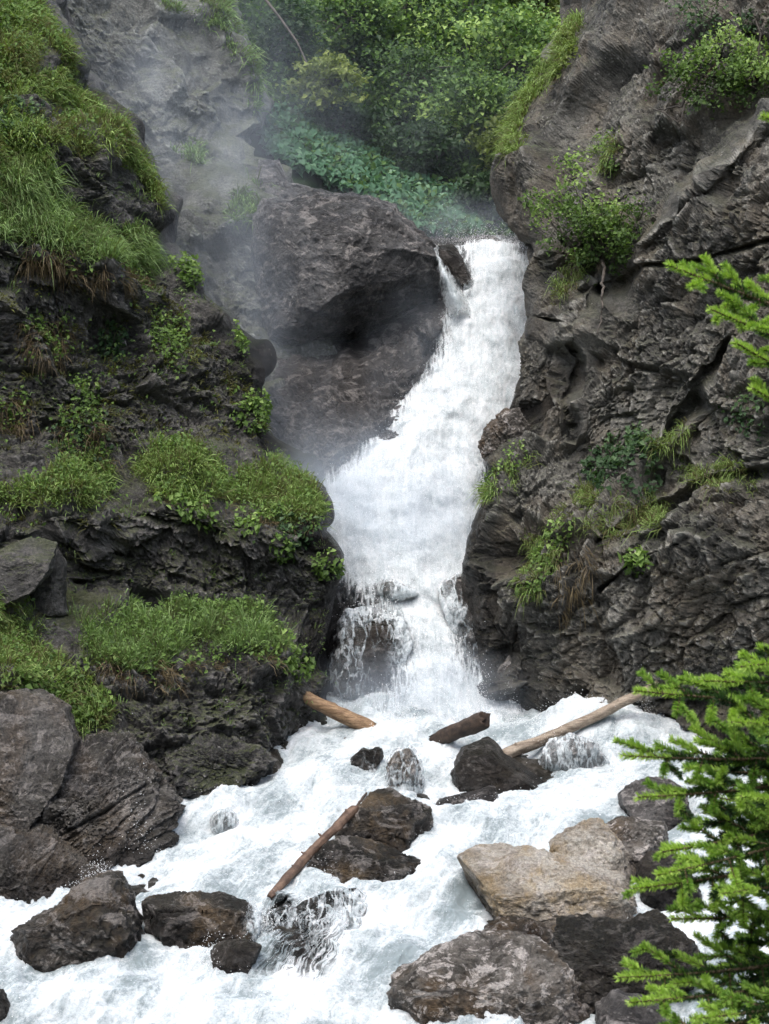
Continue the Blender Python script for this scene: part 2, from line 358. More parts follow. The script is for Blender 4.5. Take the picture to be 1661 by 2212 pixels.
# ------------------------------------------------------------------ rock sheets: control points (picture x, picture y, distance)
def rbf(ctrl):
    c = np.array(ctrl, float); q = c[:, :2] / 100.0; n = len(c)
    r = np.linalg.norm(q[:, None] - q[None], axis=-1)
    A = np.zeros((n + 3, n + 3)); A[:n, :n] = -r; A[:n, n] = 1; A[:n, n + 1:] = q; A[n, :n] = 1; A[n + 1:, :n] = q.T
    w = np.linalg.solve(A, np.concatenate([c[:, 2], [0, 0, 0]]))
    def ev(px, py):
        s = np.stack([px, py], -1).reshape(-1, 2) / 100.0; out = np.empty(len(s))
        for i in range(0, len(s), 40000):
            ss = s[i:i + 40000]
            out[i:i + 40000] = -(np.linalg.norm(ss[:, None] - q[None], axis=-1)) @ w[:n] + w[n] + ss @ w[n + 1:]
        return out.reshape(np.shape(px))
    return ev
def seg_dist(px, py, poly):
    best = np.full(np.shape(px), 1e9); side = np.zeros(np.shape(px))
    for (x0, y0), (x1, y1) in zip(poly[:-1], poly[1:]):
        dx, dy = x1 - x0, y1 - y0; L = dx * dx + dy * dy
        u = np.clip(((px - x0) * dx + (py - y0) * dy) / L, 0, 1)
        d = np.hypot(px - x0 - u * dx, py - y0 - u * dy); m = d < best
        side = np.where(m, np.sign((px - x0) * dy - (py - y0) * dx), side); best = np.where(m, d, best)
    return best, side
def rock_disp(Pw, seed, amp=1.0, rot=None, joint=1.0, sp=None, scales=((2.2, .42), (0.85, .36), (0.33, .34)), aniso=(1.0, 1.0, 0.55)):
    Q = Pw @ rot if rot is not None else Pw
    Q = Q + 0.13 * np.stack([fbm(Q, 1.3, 2, seed + 91), fbm(Q, 1.3, 2, seed + 92), fbm(Q, 1.3, 2, seed + 93)], 1)
    d = np.zeros(len(Pw))
    for i, (s, a) in enumerate(scales):
        v, j = facets(Q, s * np.array(aniso), seed + i * 5)
        wgt = 1.0 if sp is None else np.clip(s / (2.6 * sp), 0, 1)
        d += wgt * (a * v - (0.05 + 0.03 * s) * a * j * 1.6 * joint)
    d += 0.16 * fbm(Q, 1.4, 3, seed + 40) + 0.05 * fbm(Q, 0.22, 3, seed + 50, 0.6)
    return d * amp
def smooth(A, k, axis):
    if k <= 0: return A
    ker = np.hanning(2 * k + 3)[1:-1]; ker /= ker.sum()
    pad = [(0, 0)] * A.ndim; pad[axis] = (k, k)
    Ap = np.pad(A, pad, mode='edge')
    return np.apply_along_axis(lambda v: np.convolve(v, ker, 'valid'), axis, Ap)
def zw(y): return np.interp(y, [20, 22, 26, 29, 33, 36, 38.5, 42], [-11.1, -10.75, -10.1, -9.55, -8.82, -8.45, -8.1, -7.9])
def wet_line(Xw, seed, band=.22):
    """rock soaked by the stream: a band above the waterline with a ragged upper limit"""
    h = Xw[:, 2] - zw(Xw[:, 1]); return np.clip(1.15 - (h + .45 * fbm(Xw, .6, 3, seed + 400)) / (2 * band), 0, 1)
SHEETS = {}
def sheet(key, name, mat, ctrl, edge, side, far, y0, y1, step=2.0, seed=1, amp=1.0, rot=None, wrap=6.0, feats=None, kind='structure', aniso=(1, 1, .55), label=None, joint=1.0, soaked=None, scales=((2.2, .42), (0.85, .36), (0.33, .38), (.14, .36))):
    """rock wall between a silhouette line (edge, as picture y -> x) and a far side out of frame; behind the
    silhouette the wall turns the corner and runs back into the gorge"""
    nr = int((y1 - y0) / step) + 1
    py = np.linspace(y0, y1, nr)
    e = np.array(edge, float); o = np.argsort(e[:, 1]); ex = np.interp(py, e[o, 1], e[o, 0])
    ncol = int(abs(np.mean(ex) - far) / step * 1.2) + 1
    tt = 1 - (1 - np.linspace(0, 1, ncol)) ** 1.45      # columns crowd towards the corner, where the wall turns away
    PX = far + (ex[:, None] - far) * tt[None, :]; PY = np.repeat(py[:, None], ncol, 1)
    D = rbf(ctrl)(PX, PY)
    if feats is not None: D = feats(PX, PY, D)
    # round the edge off so that the silhouette is a shoulder, not a paper edge
    rd = np.clip(1 - np.abs(PX - ex[:, None]) / 10.0, 0, 1) ** 2
    D = D + rd * 0.4
    G = at(PX, PY, D)
    nw = 150
    s = np.linspace(0, 1, nw + 1)[1:]
    back = np.array([0.10 * (1 if side > 0 else -1) * -1, 1.0, 0.0])
    Wp = G[:, -1:, :] + (s ** 1.6)[None, :, None] * wrap * back[None, None, :]
    G = np.concatenate([G, Wp], 1); nc = G.shape[1]
    N = grid_normals(G)
    if side < 0: pass
    flip = np.sign((N * -G).sum(-1, keepdims=True)[:, :ncol].mean())
    N = N * flip
    Gs = np.stack([smooth(smooth(N[..., k], 6, 0), 6, 1) for k in range(3)], -1); Gs /= np.linalg.norm(Gs, axis=-1, keepdims=True) + 1e-9
    spc = np.maximum(np.linalg.norm(np.gradient(G, axis=0), axis=-1), np.linalg.norm(np.gradient(G, axis=1), axis=-1))
    dsp = rock_disp(G.reshape(-1, 3), seed, amp, rot, joint, spc.ravel(), scales, aniso).reshape(nr, nc)
    w0 = np.clip((spc - .05) / .06, 0, 1); d1 = smooth(smooth(dsp, 2, 0), 2, 1); d2 = smooth(smooth(dsp, 7, 0), 5, 1); w1 = np.clip((spc - .09) / .10, 0, 1)
    fac = np.clip(np.abs((Gs * G).sum(-1)) / np.linalg.norm(G, axis=-1) / .65 - .22, 0, 1); d3 = smooth(smooth(dsp, 12, 0), 6, 1); dsp = dsp * fac + d3 * (1 - fac)
    dsp = (dsp * (1 - w0) + d1 * w0); dsp = (dsp * (1 - w1) + d2 * w1)[..., None]
    G = G + Gs * dsp
    F = grid_faces(nr, nc)
    if flip < 0: F = F[:, ::-1]
    wet = wet_line(G.reshape(-1, 3), seed, .4).reshape(nr, nc)
    if soaked:                                          # wall beside the falling water, kept wet by its spray
        y0_, y1_, w_ = soaked
        q = np.concatenate([np.abs(PX - ex[:, None]), np.zeros((nr, nw))], 1) / w_ + .9 * fbm(G.reshape(-1, 3), 1.2, 3, seed + 410).reshape(nr, nc)
        yy = py[:, None]; wet = np.maximum(wet, np.clip(1.2 - q, 0, 1) * np.clip((yy - y0_) / 40, 0, 1) * np.clip((y1_ - yy) / 40, 0, 1))
    me = mesh_np(name, G.reshape(-1, 3), F, False, {'wet': wet.ravel()})
    ob = add(name, me, mat, kind=kind, label=label)
    Nf = grid_normals(G) * flip
    SHEETS[key] = (G[:, :ncol].reshape(-1, 3), Nf[:, :ncol].reshape(-1, 3))
    return ob

# left cliff ---------------------------------------------------------
left_edge = [(40, -120), (46, 0), (60, 28), (83, 69), (86, 88), (97, 95), (120, 120), (139, 148), (162, 194), (166, 218), (168, 240), (184, 252), (196, 270), (198, 296), (225, 319), (243, 355), (257, 370), (256, 389), (272, 412), (273, 435), (296, 463), (314, 482), (323, 514), (320, 532), (337, 556), (340, 593), (340, 648), (343, 700), (340, 830)]
left_ctrl = [(-40, -60, 44), (50, -60, 46), (0, 0, 42), (45, 0, 44), (0, 60, 40), (60, 60, 41.8), (80, 80, 42.6), (0, 110, 39), (60, 110, 40), (100, 120, 41.2), (130, 150, 41.8), (60, 150, 39.3), (100, 160, 40), (150, 185, 42), (60, 178, 39.6), (110, 180, 40.6), (100, 205, 40.2), (150, 215, 41.6), (0, 190, 38.3), (40, 205, 38.6), (80, 225, 39.4), (120, 245, 40), (150, 260, 40.6), (0, 240, 37.3), (60, 255, 37.6), (110, 265, 38.6), (145, 285, 39.8), (165, 245, 41.8), (185, 275, 41.6),
    (0, 275, 37.5), (60, 285, 38.1), (120, 300, 39.2), (30, 310, 38.4), (100, 330, 39.3), (160, 310, 40.6), (190, 320, 40.6), (215, 330, 41), (240, 365, 41), (0, 360, 37.9), (60, 380, 38.2), (120, 390, 38.9), (180, 370, 39.8), (220, 400, 40.3), (265, 425, 40.9), (0, 430, 37.6), (60, 450, 38), (120, 450, 38.8), (180, 440, 39.4), (230, 440, 40.2), (290, 470, 40.6),
    (0, 480, 36.6), (60, 490, 36.9), (120, 485, 37.8), (160, 462, 38.4), (200, 455, 38.7), (240, 475, 39), (280, 478, 39.6), (200, 490, 37.6), (250, 505, 37.9), (310, 500, 39), (150, 505, 37.1), (200, 520, 37), (270, 535, 37.6), (315, 535, 38.3), (60, 515, 36.2), (0, 510, 35.9), (30, 530, 35.8), (100, 528, 36.4),
    (60, 545, 36.9), (120, 550, 37.5), (200, 550, 37.8), (280, 565, 38.2), (330, 560, 38.6), (80, 590, 37.2), (150, 600, 37.6), (220, 598, 37.7), (290, 610, 38.2), (335, 620, 38.5), (338, 680, 38.2), (0, 560, 35.4), (40, 560, 35.8), (20, 610, 34.9),
    (60, 620, 35.8), (110, 625, 36.1), (180, 625, 36.4), (250, 630, 36.8), (300, 650, 37.3), (90, 650, 35), (150, 650, 35.3), (200, 655, 35.7), (260, 660, 36.3), (300, 680, 36.9), (310, 700, 37.3), (320, 740, 37.7),
    (120, 672, 34.8), (180, 672, 35.1), (240, 690, 35.7), (275, 700, 36.1), (280, 740, 36.2), (110, 720, 34.4), (170, 730, 34.4), (230, 730, 35.3), (160, 780, 33.9), (200, 790, 34.2), (270, 790, 35.8), (60, 690, 34), (0, 680, 33), (0, 760, 32.5), (80, 780, 33), (0, 830, 32), (160, 830, 33.6), (340, 830, 37.8), (-60, 400, 36.5), (-60, 600, 34), (-60, 760, 32), (-120, 100, 38)]
sheet('left', 'cliff_left', M['rock_left'], left_ctrl, left_edge, 1, -150, -110, 830, 1.8, 11, 1.3, rotm('y', R(22)), 7.0, joint=1.5, soaked=(300, 800, 28))

# right cliff --------------------------------------------------------
right_edge = [(572, -110), (565, 0), (556, 28), (538, 88), (516, 114), (508, 142), (513, 154), (516, 216), (523, 230), (534, 243), (533, 258), (534, 282), (544, 318), (537, 333), (533, 361), (524, 398), (500, 424), (482, 444), (485, 468), (477, 500), (475, 546), (480, 566), (482, 620), (494, 657), (502, 694), (523, 724), (530, 830)]
right_ctrl = [(523, 722, 38.2), (600, 726, 37.4), (680, 726, 36.9), (769, 726, 36.3), (530, 830, 38.1), (680, 830, 36.8), (850, 830, 35.6), (500, 690, 38.4), (493, 657, 38.7), (481, 620, 39), (476, 550, 39.4), (480, 450, 40.3), (515, 400, 40.8), (525, 330, 41.7), (525, 250, 42.6), (514, 150, 44), (537, 88, 45), (565, 0, 46), (570, -100, 47),
    (600, 600, 37.3), (560, 640, 37.7), (530, 660, 38.8), (520, 640, 38.9), (525, 690, 38.9), (545, 690, 38.1), (545, 610, 37.8), (515, 590, 38.5), (510, 540, 38.4), (520, 480, 38.8), (500, 470, 39.2), (555, 560, 37.8), (600, 540, 37.6), (540, 500, 38.6), (580, 490, 38.4), (620, 490, 38), (580, 450, 38.9), (640, 500, 37.4), (650, 560, 36.9), (700, 600, 36.4), (769, 600, 35.7), (700, 530, 36.4), (769, 520, 35.8), (690, 495, 36.9), (665, 478, 38), (690, 455, 37.7), (720, 470, 36.8), (640, 430, 38.3), (655, 400, 38.1), (600, 400, 38.7), (560, 400, 39.3), (535, 410, 39.8), (600, 330, 39.3), (560, 340, 39.9), (545, 345, 40.6), (700, 400, 37.1), (769, 400, 36.2), (700, 340, 37.6), (769, 320, 36.9), (640, 290, 38.9), (600, 300, 39.4), (660, 275, 38.4),
    (600, 245, 41.2), (620, 230, 40.5), (680, 180, 39.7), (740, 125, 38.9), (640, 268, 38.9), (680, 222, 38.4), (740, 168, 37.6), (769, 200, 37), (720, 260, 37.7), (700, 110, 40), (600, 150, 41), (640, 120, 40.6), (560, 150, 42.6), (575, 90, 43), (620, 60, 42), (700, 70, 40.9), (715, 90, 40.9), (700, 40, 40.6), (769, 80, 39.4), (769, 0, 40.2), (680, 0, 42), (620, 0, 43), (590, 262, 41.6), (600, 285, 40.6), (575, 235, 41.4), (555, 255, 41.3), (545, 300, 41), (570, 300, 40.6), (560, 200, 42), (530, 190, 43.2), (769, -100, 41), (900, 300, 35), (900, 600, 34), (900, 0, 38)]
def right_feats(px, py, D):
    # sloping slab edge that crosses the face, and long joints
    for poly, w, a in (([(634, 262), (769, 134), (830, 80)], 7, 0.0), ([(580, 300), (640, 268)], 4, 0.25), ([(600, 545), (650, 505), (700, 480), (769, 470)], 3, 0.2), ([(690, 545), (640, 560), (600, 590)], 2.2, 0.18), ([(560, 240), (600, 290), (575, 330)], 4, 0.3), ([(730, 340), (690, 390), (665, 440)], 3, 0.35), ([(545, 320), (575, 330), (560, 380), (565, 430)], 3, 0.22), ([(769, 240), (700, 260), (640, 268)], 2.4, 0.2)):
        d, s = seg_dist(px, py, poly); D = D + 1.9 * a * np.exp(-(d / w) ** 2)
    d, s = seg_dist(px, py, [(630, 264), (769, 132), (850, 60)])
    D = D - 0.45 * np.clip(1 - np.abs(d * s - 6) / 9, 0, 1) * np.clip((px - 625) / 20, 0, 1)
    return D
sheet('right', 'cliff_right', M['rock_right'], right_ctrl, right_edge, -1, 920, -110, 830, 1.8, 23, 1.2, rotm('y', R(-42)), 7.0, right_feats, aniso=(1.2, 1, .8), joint=1.5, soaked=(300, 800, 30), scales=((2.6, .30), (1.0, .36), (0.42, .36), (.17, .40)))

# misty cliff behind on the left ------------------------------------
back_edge = [(225, -110), (235, 0), (247, 40), (263, 80), (260, 124), (246, 134), (250, 156), (276, 160), (296, 186), (325, 204), (340, 260), (340, 520)]
back_ctrl = [(40, -60, 51), (230, -60, 55), (60, 0, 50), (150, 0, 51), (230, 0, 53.5), (262, 80, 52.5), (150, 100, 49.2), (210, 90, 50), (240, 120, 51.5), (90, 100, 50), (130, 150, 49), (200, 160, 49.2), (240, 150, 50), (220, 200, 47.8), (170, 230, 47.3), (260, 190, 48.6), (300, 200, 48.5), (250, 240, 47.2), (190, 260, 46.8), (240, 290, 46.6), (200, 320, 46), (270, 330, 46.4), (230, 400, 45), (300, 400, 45.2), (300, 480, 44.4), (340, 520, 43.8), (200, 500, 43.5), (100, 300, 46.5), (0, 200, 47)]
sheet('back', 'cliff_back', M['rock_back'], back_ctrl, back_edge, 1, -60, -110, 520, 2.2, 37, 1.25, rotm('y', R(35)), 6.0)

# bed of the falls ---------------------------------------------------
def fall_depth(py): return np.interp(py, [200, 235, 243, 260, 300, 350, 400, 450, 500, 550, 600, 650, 700, 740, 800], [56, 52, 48.6, 47.4, 46.4, 45.4, 44.3, 43.2, 42.2, 41.2, 40.3, 39.6, 38.8, 38.2, 37.6])
bed_ctrl = [(x, y, float(fall_depth(y)) + 0.75) for y in (225, 243, 270, 300, 350, 400, 450, 500, 550, 600, 650, 700, 760, 800) for x in (430, 500, 560)]
bed_ctrl += [(x, y, float(fall_depth(y)) + o) for x, y, o in ((300, 360, 0.7), (340, 350, .9), (380, 345, .7), (420, 325, .1), (440, 330, -.1), (400, 345, .2), (360, 370, .1), (330, 390, .2), (410, 370, -.25), (380, 400, -.3), (340, 420, -.1), (400, 430, 0), (360, 460, -.1), (320, 450, .1), (300, 470, .2), (340, 500, .2), (280, 420, .4), (280, 520, .6), (340, 560, .6), (360, 620, .4), (340, 700, .6), (300, 800, .6), (260, 330, 1.2), (250, 225, 2), (340, 225, 1.5))]
sheet('bed', 'gorge_bed', M['rock_bed'], bed_ctrl, [(580, 200), (580, 820)], 1, 240, 228, 820, 1.9, 53, 1.5, rotm('y', R(-30)), 2.0, scales=((1.2, .3), (.5, .4), (.22, .5), (.11, .45)))

# wooded hillside behind the lip ------------------------------------
hill_ctrl = [(250, 110, 54), (300, 175, 52.6), (400, 212, 51.8), (450, 235, 51.2), (560, 245, 51.5), (560, 200, 54.5), (500, 200, 55), (450, 170, 55.5), (350, 130, 56), (250, 50, 57.5), (400, 100, 59), (500, 110, 60), (600, 110, 60), (250, 0, 61), (400, 0, 66), (600, 0, 66), (250, -110, 70), (600, -110, 76), (200, 260, 51), (650, 260, 51), (450, 262, 50.6)]
sheet('hill', 'hillside', M['floor'], hill_ctrl, [(640, -110), (640, 270)], 1, 190, -110, 262, 3.0, 71, 0.6, None, 3.0)

# ground on the camera's side of the stream, and an unseen slope behind the camera, raised to block light
gx = np.linspace(-60, 60, 121); gy = np.linspace(-60, 26, 87)
GX, GY = np.meshgrid(gx, gy)
GZ = np.interp(GY, [-60, -25, -8, 0, 4, 8, 20, 24, 26], [24, 13, 2.0, -1.75, -2.8, -4.6, -9.6, -11.4, -12])
GZ = GZ + 0.35 * fbm(np.stack([GX, GY, 0 * GX], -1).reshape(-1, 3), 5.0, 4, 3).reshape(GX.shape) - 0.2 + np.clip(np.abs(GX) - 16, 0, None) * 0.35 * np.clip(1 - GY / 30, 0.0, 1.5)
add('ground', mesh_np('ground', np.stack([GX, GY, GZ], -1).reshape(-1, 3), grid_faces(*GX.shape)[:, ::-1], True), M['soil'], kind='structure')

# ------------------------------------------------------------------ water level of the rapids
def d_water(py):
    d = np.linspace(18, 44, 2601); p = at(np.full_like(d, W / 2), np.full_like(d, py), d)
    return float(d[np.argmax(p[:, 2] < zw(p[:, 1]))])

# ------------------------------------------------------------------ boulders
_ICO = {}
def ico(level):
    if level not in _ICO:
        bm = bmesh.new(); bmesh.ops.create_icosphere(bm, subdivisions=level, radius=1.0)
        V = np.array([v.co[:] for v in bm.verts]); F = np.array([[v.index for v in f.verts] for f in bm.faces]); bm.free(); _ICO[level] = (V, F)
    return _ICO[level]
def boulder(label, outline, mat, base=None, d0=None, thick=None, level=5, cuts=(), amp=1.0, seed=1, p=3.4, rot=None, group=None, name='boulder', lean=0.0, scales=None, cat='boulder', ncut=14, aniso=(1, 1, .6), joint=.25, wband=.16):
    """outline: picture outline (1661-wide coordinates); cuts: planes (right, up, towards camera, offset) that split off flat faces"""
    o = np.array(outline, float) * K
    c = (o.max(0) + o.min(0)) / 2
    if d0 is None:
        df = d_water(base * K); 
        wid = (o[:, 0].max() - o[:, 0].min()) / FPX * df
        thick = thick or wid * 0.42
        d0 = df + thick * 0.75
    m = d0 / FPX
    q = (o - c) * np.array([m, -m])
    a = np.arctan2(q[:, 1], q[:, 0]); i = np.argsort(a); a = a[i]; q = q[i]
    V, F = ico(level)
    th = np.arctan2(V[:, 1], V[:, 0])
    # radius of the outline polygon in each direction
    qa = np.vstack([q[-1:], q, q[:1]]); aa = np.concatenate([[a[-1] - 2 * np.pi], a, [a[0] + 2 * np.pi]])
    k = np.clip(np.searchsorted(aa, th) - 1, 0, len(aa) - 2)
    A, B = qa[k], qa[k + 1]; u = np.stack([np.cos(th), np.sin(th)], 1); e = B - A
    den = u[:, 0] * e[:, 1] - u[:, 1] * e[:, 0]; den = np.where(np.abs(den) < 1e-6, 1e-6, den)
    rad = np.clip((A[:, 0] * e[:, 1] - A[:, 1] * e[:, 0]) / den, 0.02, 20)
    rho = np.hypot(V[:, 0], V[:, 1]); cc = V[:, 2]
    kk = (rho ** p + np.abs(cc) ** p) ** (-1 / p)
    L = np.stack([u[:, 0] * rad * rho * kk, u[:, 1] * rad * rho * kk, thick * cc * kk], 1)
    size = min(np.ptp(q[:, 0]), np.ptp(q[:, 1]))
    L = L * np.array([1.06, 1.06, 1.0])
    rr = np.random.default_rng(seed * 13 + 5); allcuts = list(cuts)
    for k in range(ncut):                               # natural breaks: flat faces all round
        v = rr.normal(size=3) * np.array([1, 1, 1.0]); v[2] = abs(v[2]) * (1 if rr.random() < .8 else -1)
        v /= np.linalg.norm(v); allcuts.append((*v, rr.uniform(.80, .93)))
    for cut in allcuts:
        n = np.array(cut[:3], float); n /= np.linalg.norm(n); s = L @ n
        lim = cut[3] * s.max(); ex = np.clip(s - lim, 0, None); L = L - np.outer(ex * 0.97, n)
    L[:, 1] += lean * L[:, 2]
    Pw = at(np.array([c[0]]), np.array([c[1]]), np.array([d0]))[0]
    X = Pw + L[:, :1] * RT + L[:, 1:2] * UP - L[:, 2:] * FWD
    nr = L / np.array([np.ptp(L[:, 0]), np.ptp(L[:, 1]), np.ptp(L[:, 2])]) ** 2; nr /= np.linalg.norm(nr, axis=1, keepdims=True)
    Nw = nr[:, :1] * RT + nr[:, 1:2] * UP - nr[:, 2:] * FWD
    sc = scales or ((size * 0.5, .12), (size * 0.22, .20), (size * 0.10, .30), (size * .05, .32))
    dsp = rock_disp(X + seed * 3.7, seed, amp * 0.9, rot, joint=joint, scales=sc, aniso=aniso) - 0.02
    sz = min(size, 1.3); dsp = dsp + 0.045 * sz * amp * fbm(X + seed, sz * 0.12, 4, seed + 70, 0.62)
    dsp = np.clip(dsp, -0.12 * size, 0.10 * size)
    X = X + Nw * dsp[:, None]
    org = X.mean(0); org[2] = X[:, 2].min()
    me = mesh_np(name, X - org, F, False, {'wet': wet_line(X, seed, wband) if d0 < 39 else np.zeros(len(X))})
    return add(name, me, mat, label=label, cat=cat, group=group, loc=org)
RV = 'rocks in the rapids'
boulder('huge rounded grey boulder wedged high beside the falls', [(560, 480), (575, 440), (625, 440), (680, 425), (740, 440), (800, 442), (850, 458), (890, 495), (925, 530), (955, 565), (966, 620), (955, 690), (905, 700), (850, 735), (790, 775), (720, 795), (650, 775), (590, 740), (565, 650), (555, 560)], M['rock_dome'], d0=47.0, thick=2.1, level=7, cuts=((0.42, -0.8, 0.45, 0.60),), amp=0.75, seed=3, p=2.2, scales=((1.9, .20), (0.8, .14), (0.3, .10), (.13, .12)), ncut=4, joint=.8)
boulder('jagged pointed rock standing behind the huge rounded boulder', [(555, 440), (560, 345), (585, 335), (605, 345), (625, 400), (665, 405), (690, 440), (640, 480), (580, 480)], M['rock_dome'], d0=48.6, thick=0.8, level=5, cuts=((.3, .3, .8, .5),), amp=0.8, seed=4)
boulder('narrow dark rock splitting the lip of the waterfall', [(928, 535), (950, 520), (980, 524), (995, 545), (1008, 585), (1030, 635), (1035, 668), (1012, 652), (985, 610), (950, 570)], M['rock_wet'], d0=47.0, thick=0.7, level=5, cuts=((-.3, .2, .9, .6),), amp=0.5, seed=5)
boulder('low grey rock at the river lip beside the right cliff', [(985, 535), (1010, 515), (1060, 512), (1110, 530), (1100, 550), (1040, 552)], M['rock_grey'], d0=49.8, thick=0.5, level=4, amp=0.5, seed=6)
boulder('broad wet rock under a veil of water below the falls', [(742, 1310), (770, 1285), (830, 1280), (880, 1300), (900, 1360), (880, 1420), (850, 1480), (830, 1530), (780, 1560), (735, 1540), (720, 1420)], M['rock_wet'], d0=39.45, thick=0.75, level=6, cuts=((.2, .2, .95, .6), (0, .8, .5, .6)), amp=0.6, seed=8)
boulder('small brown rock poking out in the middle of the falls', [(808, 1275), (820, 1258), (850, 1252), (880, 1268), (905, 1285), (870, 1300), (825, 1298)], M['rock_mottled'], d0=40.0, thick=0.35, level=4, amp=0.6, seed=9)
boulder('speckled wet rock under the falls against the right cliff', [(950, 1262), (985, 1245), (1045, 1236), (1060, 1300), (1075, 1400), (1050, 1450), (1000, 1440), (975, 1380), (960, 1310)], M['rock_grey'], d0=39.75, thick=0.6, level=5, cuts=((0, .7, .7, .6),), amp=0.7, seed=10)
boulder('reddish brown broken stone in the dark corner under the right cliff', [(1070, 1440), (1100, 1412), (1118, 1430), (1100, 1465), (1085, 1490), (1062, 1470)], M['rock_mottled'], d0=38.9, thick=0.3, level=4, amp=0.6, seed=12)
boulder('squat dark stone with a notched top in the pool below the tan log', [(748, 1640), (762, 1620), (785, 1612), (800, 1618), (825, 1608), (838, 1635), (815, 1655), (798, 1690), (768, 1700), (752, 1670)], M['rock_wet'], base=1690, level=5, cuts=((0, .2, 1, .6),), amp=0.7, seed=14, group=RV)
boulder('black wedge shaped rock sloping down to the right under the short log', [(978, 1640), (995, 1598), (1030, 1576), (1070, 1594), (1092, 1632), (1140, 1660), (1195, 1708), (1200, 1750), (1080, 1765), (1015, 1730), (980, 1695)], M['rock_wet'], base=1725, thick=0.8, level=6, cuts=((-.15, .1, 1, .45), (-.1, .95, .3, .55), (.55, .8, .2, .5)), amp=0.5, seed=15, group=RV)
boulder('low flat topped grey rock below the black wedge rock', [(930, 1745), (960, 1725), (1040, 1705), (1072, 1692), (1080, 1730), (1070, 1765), (1000, 1785), (940, 1775)], M['rock_grey'], base=1768, thick=0.5, level=5, cuts=((0, .9, .4, .45), (0, 0, 1, .5)), amp=0.6, seed=16, group=RV)
boulder('large dark rock with pale rim in the middle of the rapids', [(725, 1800), (775, 1760), (800, 1722), (840, 1712), (880, 1730), (930, 1745), (940, 1800), (925, 1870), (850, 1890), (760, 1880)], M['rock_tan'], base=1860, thick=1.0, level=6, cuts=((-.35, .05, .9, .45), (.8, 0, .6, .55), (0, .95, .3, .62)), amp=1.0, seed=17, group=RV)
boulder('black wet rock that the thin brown log leans on', [(640, 1945), (665, 1890), (700, 1835), (760, 1818), (830, 1835), (905, 1850), (912, 1885), (830, 1900), (790, 1935), (700, 1960)], M['rock_tan'], base=1935, thick=0.8, level=6, cuts=((0, .2, 1, .55), (0, .9, .4, .6)), amp=1.0, seed=18, group=RV)
boulder('dark washed over rock with white strands below the thin log', [(560, 2010), (620, 1960), (700, 1935), (785, 1925), (800, 1980), (760, 2060), (740, 2130), (650, 2165), (570, 2130), (545, 2060)], M['rock_wet'], d0=29.6, thick=0.7, level=6, cuts=((0, .9, .4, .5), (0, .3, 1, .6)), amp=0.5, seed=19, group=RV)
boulder('brown rock ridge awash in the middle of the pool', [(830, 1660), (850, 1625), (885, 1618), (905, 1650), (915, 1700), (900, 1735), (855, 1730), (835, 1700)], M['rock_mottled'], base=1722, thick=0.4, level=5, amp=0.8, seed=51, group=RV)
boulder('grey rock under a curtain of water below the long log', [(1165, 1640), (1190, 1600), (1240, 1585), (1290, 1600), (1310, 1640), (1290, 1675), (1220, 1680), (1175, 1670)], M['rock_grey'], base=1668, thick=0.5, level=5, amp=0.7, seed=52, group=RV)
boulder('shallow rock breaking the foam left of the thin log', [(455, 1775), (475, 1755), (505, 1760), (515, 1785), (495, 1805), (465, 1800)], M['rock_mottled'], base=1796, thick=0.3, level=4, amp=0.7, seed=53, group=RV)
boulder('big hunched boulder with tan flank at lower left', [(20, 2040), (50, 2005), (110, 1975), (170, 1915), (215, 1898), (250, 1905), (275, 1945), (290, 1985), (305, 2060), (300, 2110), (250, 2140), (150, 2145), (70, 2110), (30, 2085)], M['rock_tan'], base=2105, thick=0.95, level=6, cuts=((.15, 0, 1, .62), (-.85, .1, .5, .72), (-.3, .9, .4, .7)), amp=1.0, seed=21, group=RV)
boulder('oblong flat topped dark rock beside the hunched boulder', [(288, 1975), (320, 1950), (400, 1936), (500, 1930), (540, 1945), (552, 1980), (545, 2050), (480, 2085), (340, 2090), (295, 2060)], M['rock_tan'], base=2055, thick=0.7, level=6, cuts=((0, .05, 1, .5), (0, 1, .15, .68)), amp=0.9, seed=22, group=RV)
boulder('small dark tilted rock in the foam under the oblong rock', [(445, 2060), (480, 2040), (530, 2032), (560, 2045), (552, 2095), (520, 2130), (470, 2120)], M['rock_wet'], base=2115, level=5, cuts=((-.5, .3, .8, .5),), amp=0.7, seed=23, group=RV)
boulder('corner of a dark rock cut off by the lower left frame edge', [(-60, 2150), (-20, 2130), (10, 2135), (22, 2180), (15, 2260), (-60, 2260)], M['rock_wet'], base=2215, level=5, amp=0.6, seed=24, group=RV)
boulder('dark ragged rock half hidden behind the spruce sprays', [(1342, 1720), (1375, 1688), (1430, 1680), (1480, 1700), (1500, 1760), (1450, 1800), (1380, 1800), (1345, 1770)], M['rock_grey'], base=1775, thick=0.6, level=5, cuts=((0, .5, .8, .6),), amp=0.8, seed=26, group=RV)
boulder('pitted grey rock with a dark overhanging side behind the beige boulder', [(1300, 1790), (1340, 1770), (1400, 1760), (1440, 1780), (1448, 1830), (1420, 1880), (1390, 1920), (1320, 1900), (1280, 1840)], M['rock_mottled'], base=1890, thick=0.7, level=6, cuts=((-.2, .8, .5, .6), (.7, -.4, .5, .6)), amp=0.9, seed=27, group=RV)
boulder('light brown sloping rock with a dark triangular hollow', [(1195, 1830), (1235, 1795), (1270, 1770), (1310, 1785), (1350, 1830), (1395, 1880), (1400, 1940), (1330, 1960), (1230, 1920), (1200, 1870)], M['rock_pale'], base=1925, thick=0.8, level=6, cuts=((-.1, .7, .7, .5), (.6, .4, .6, .6)), amp=0.9, seed=28, group=RV)
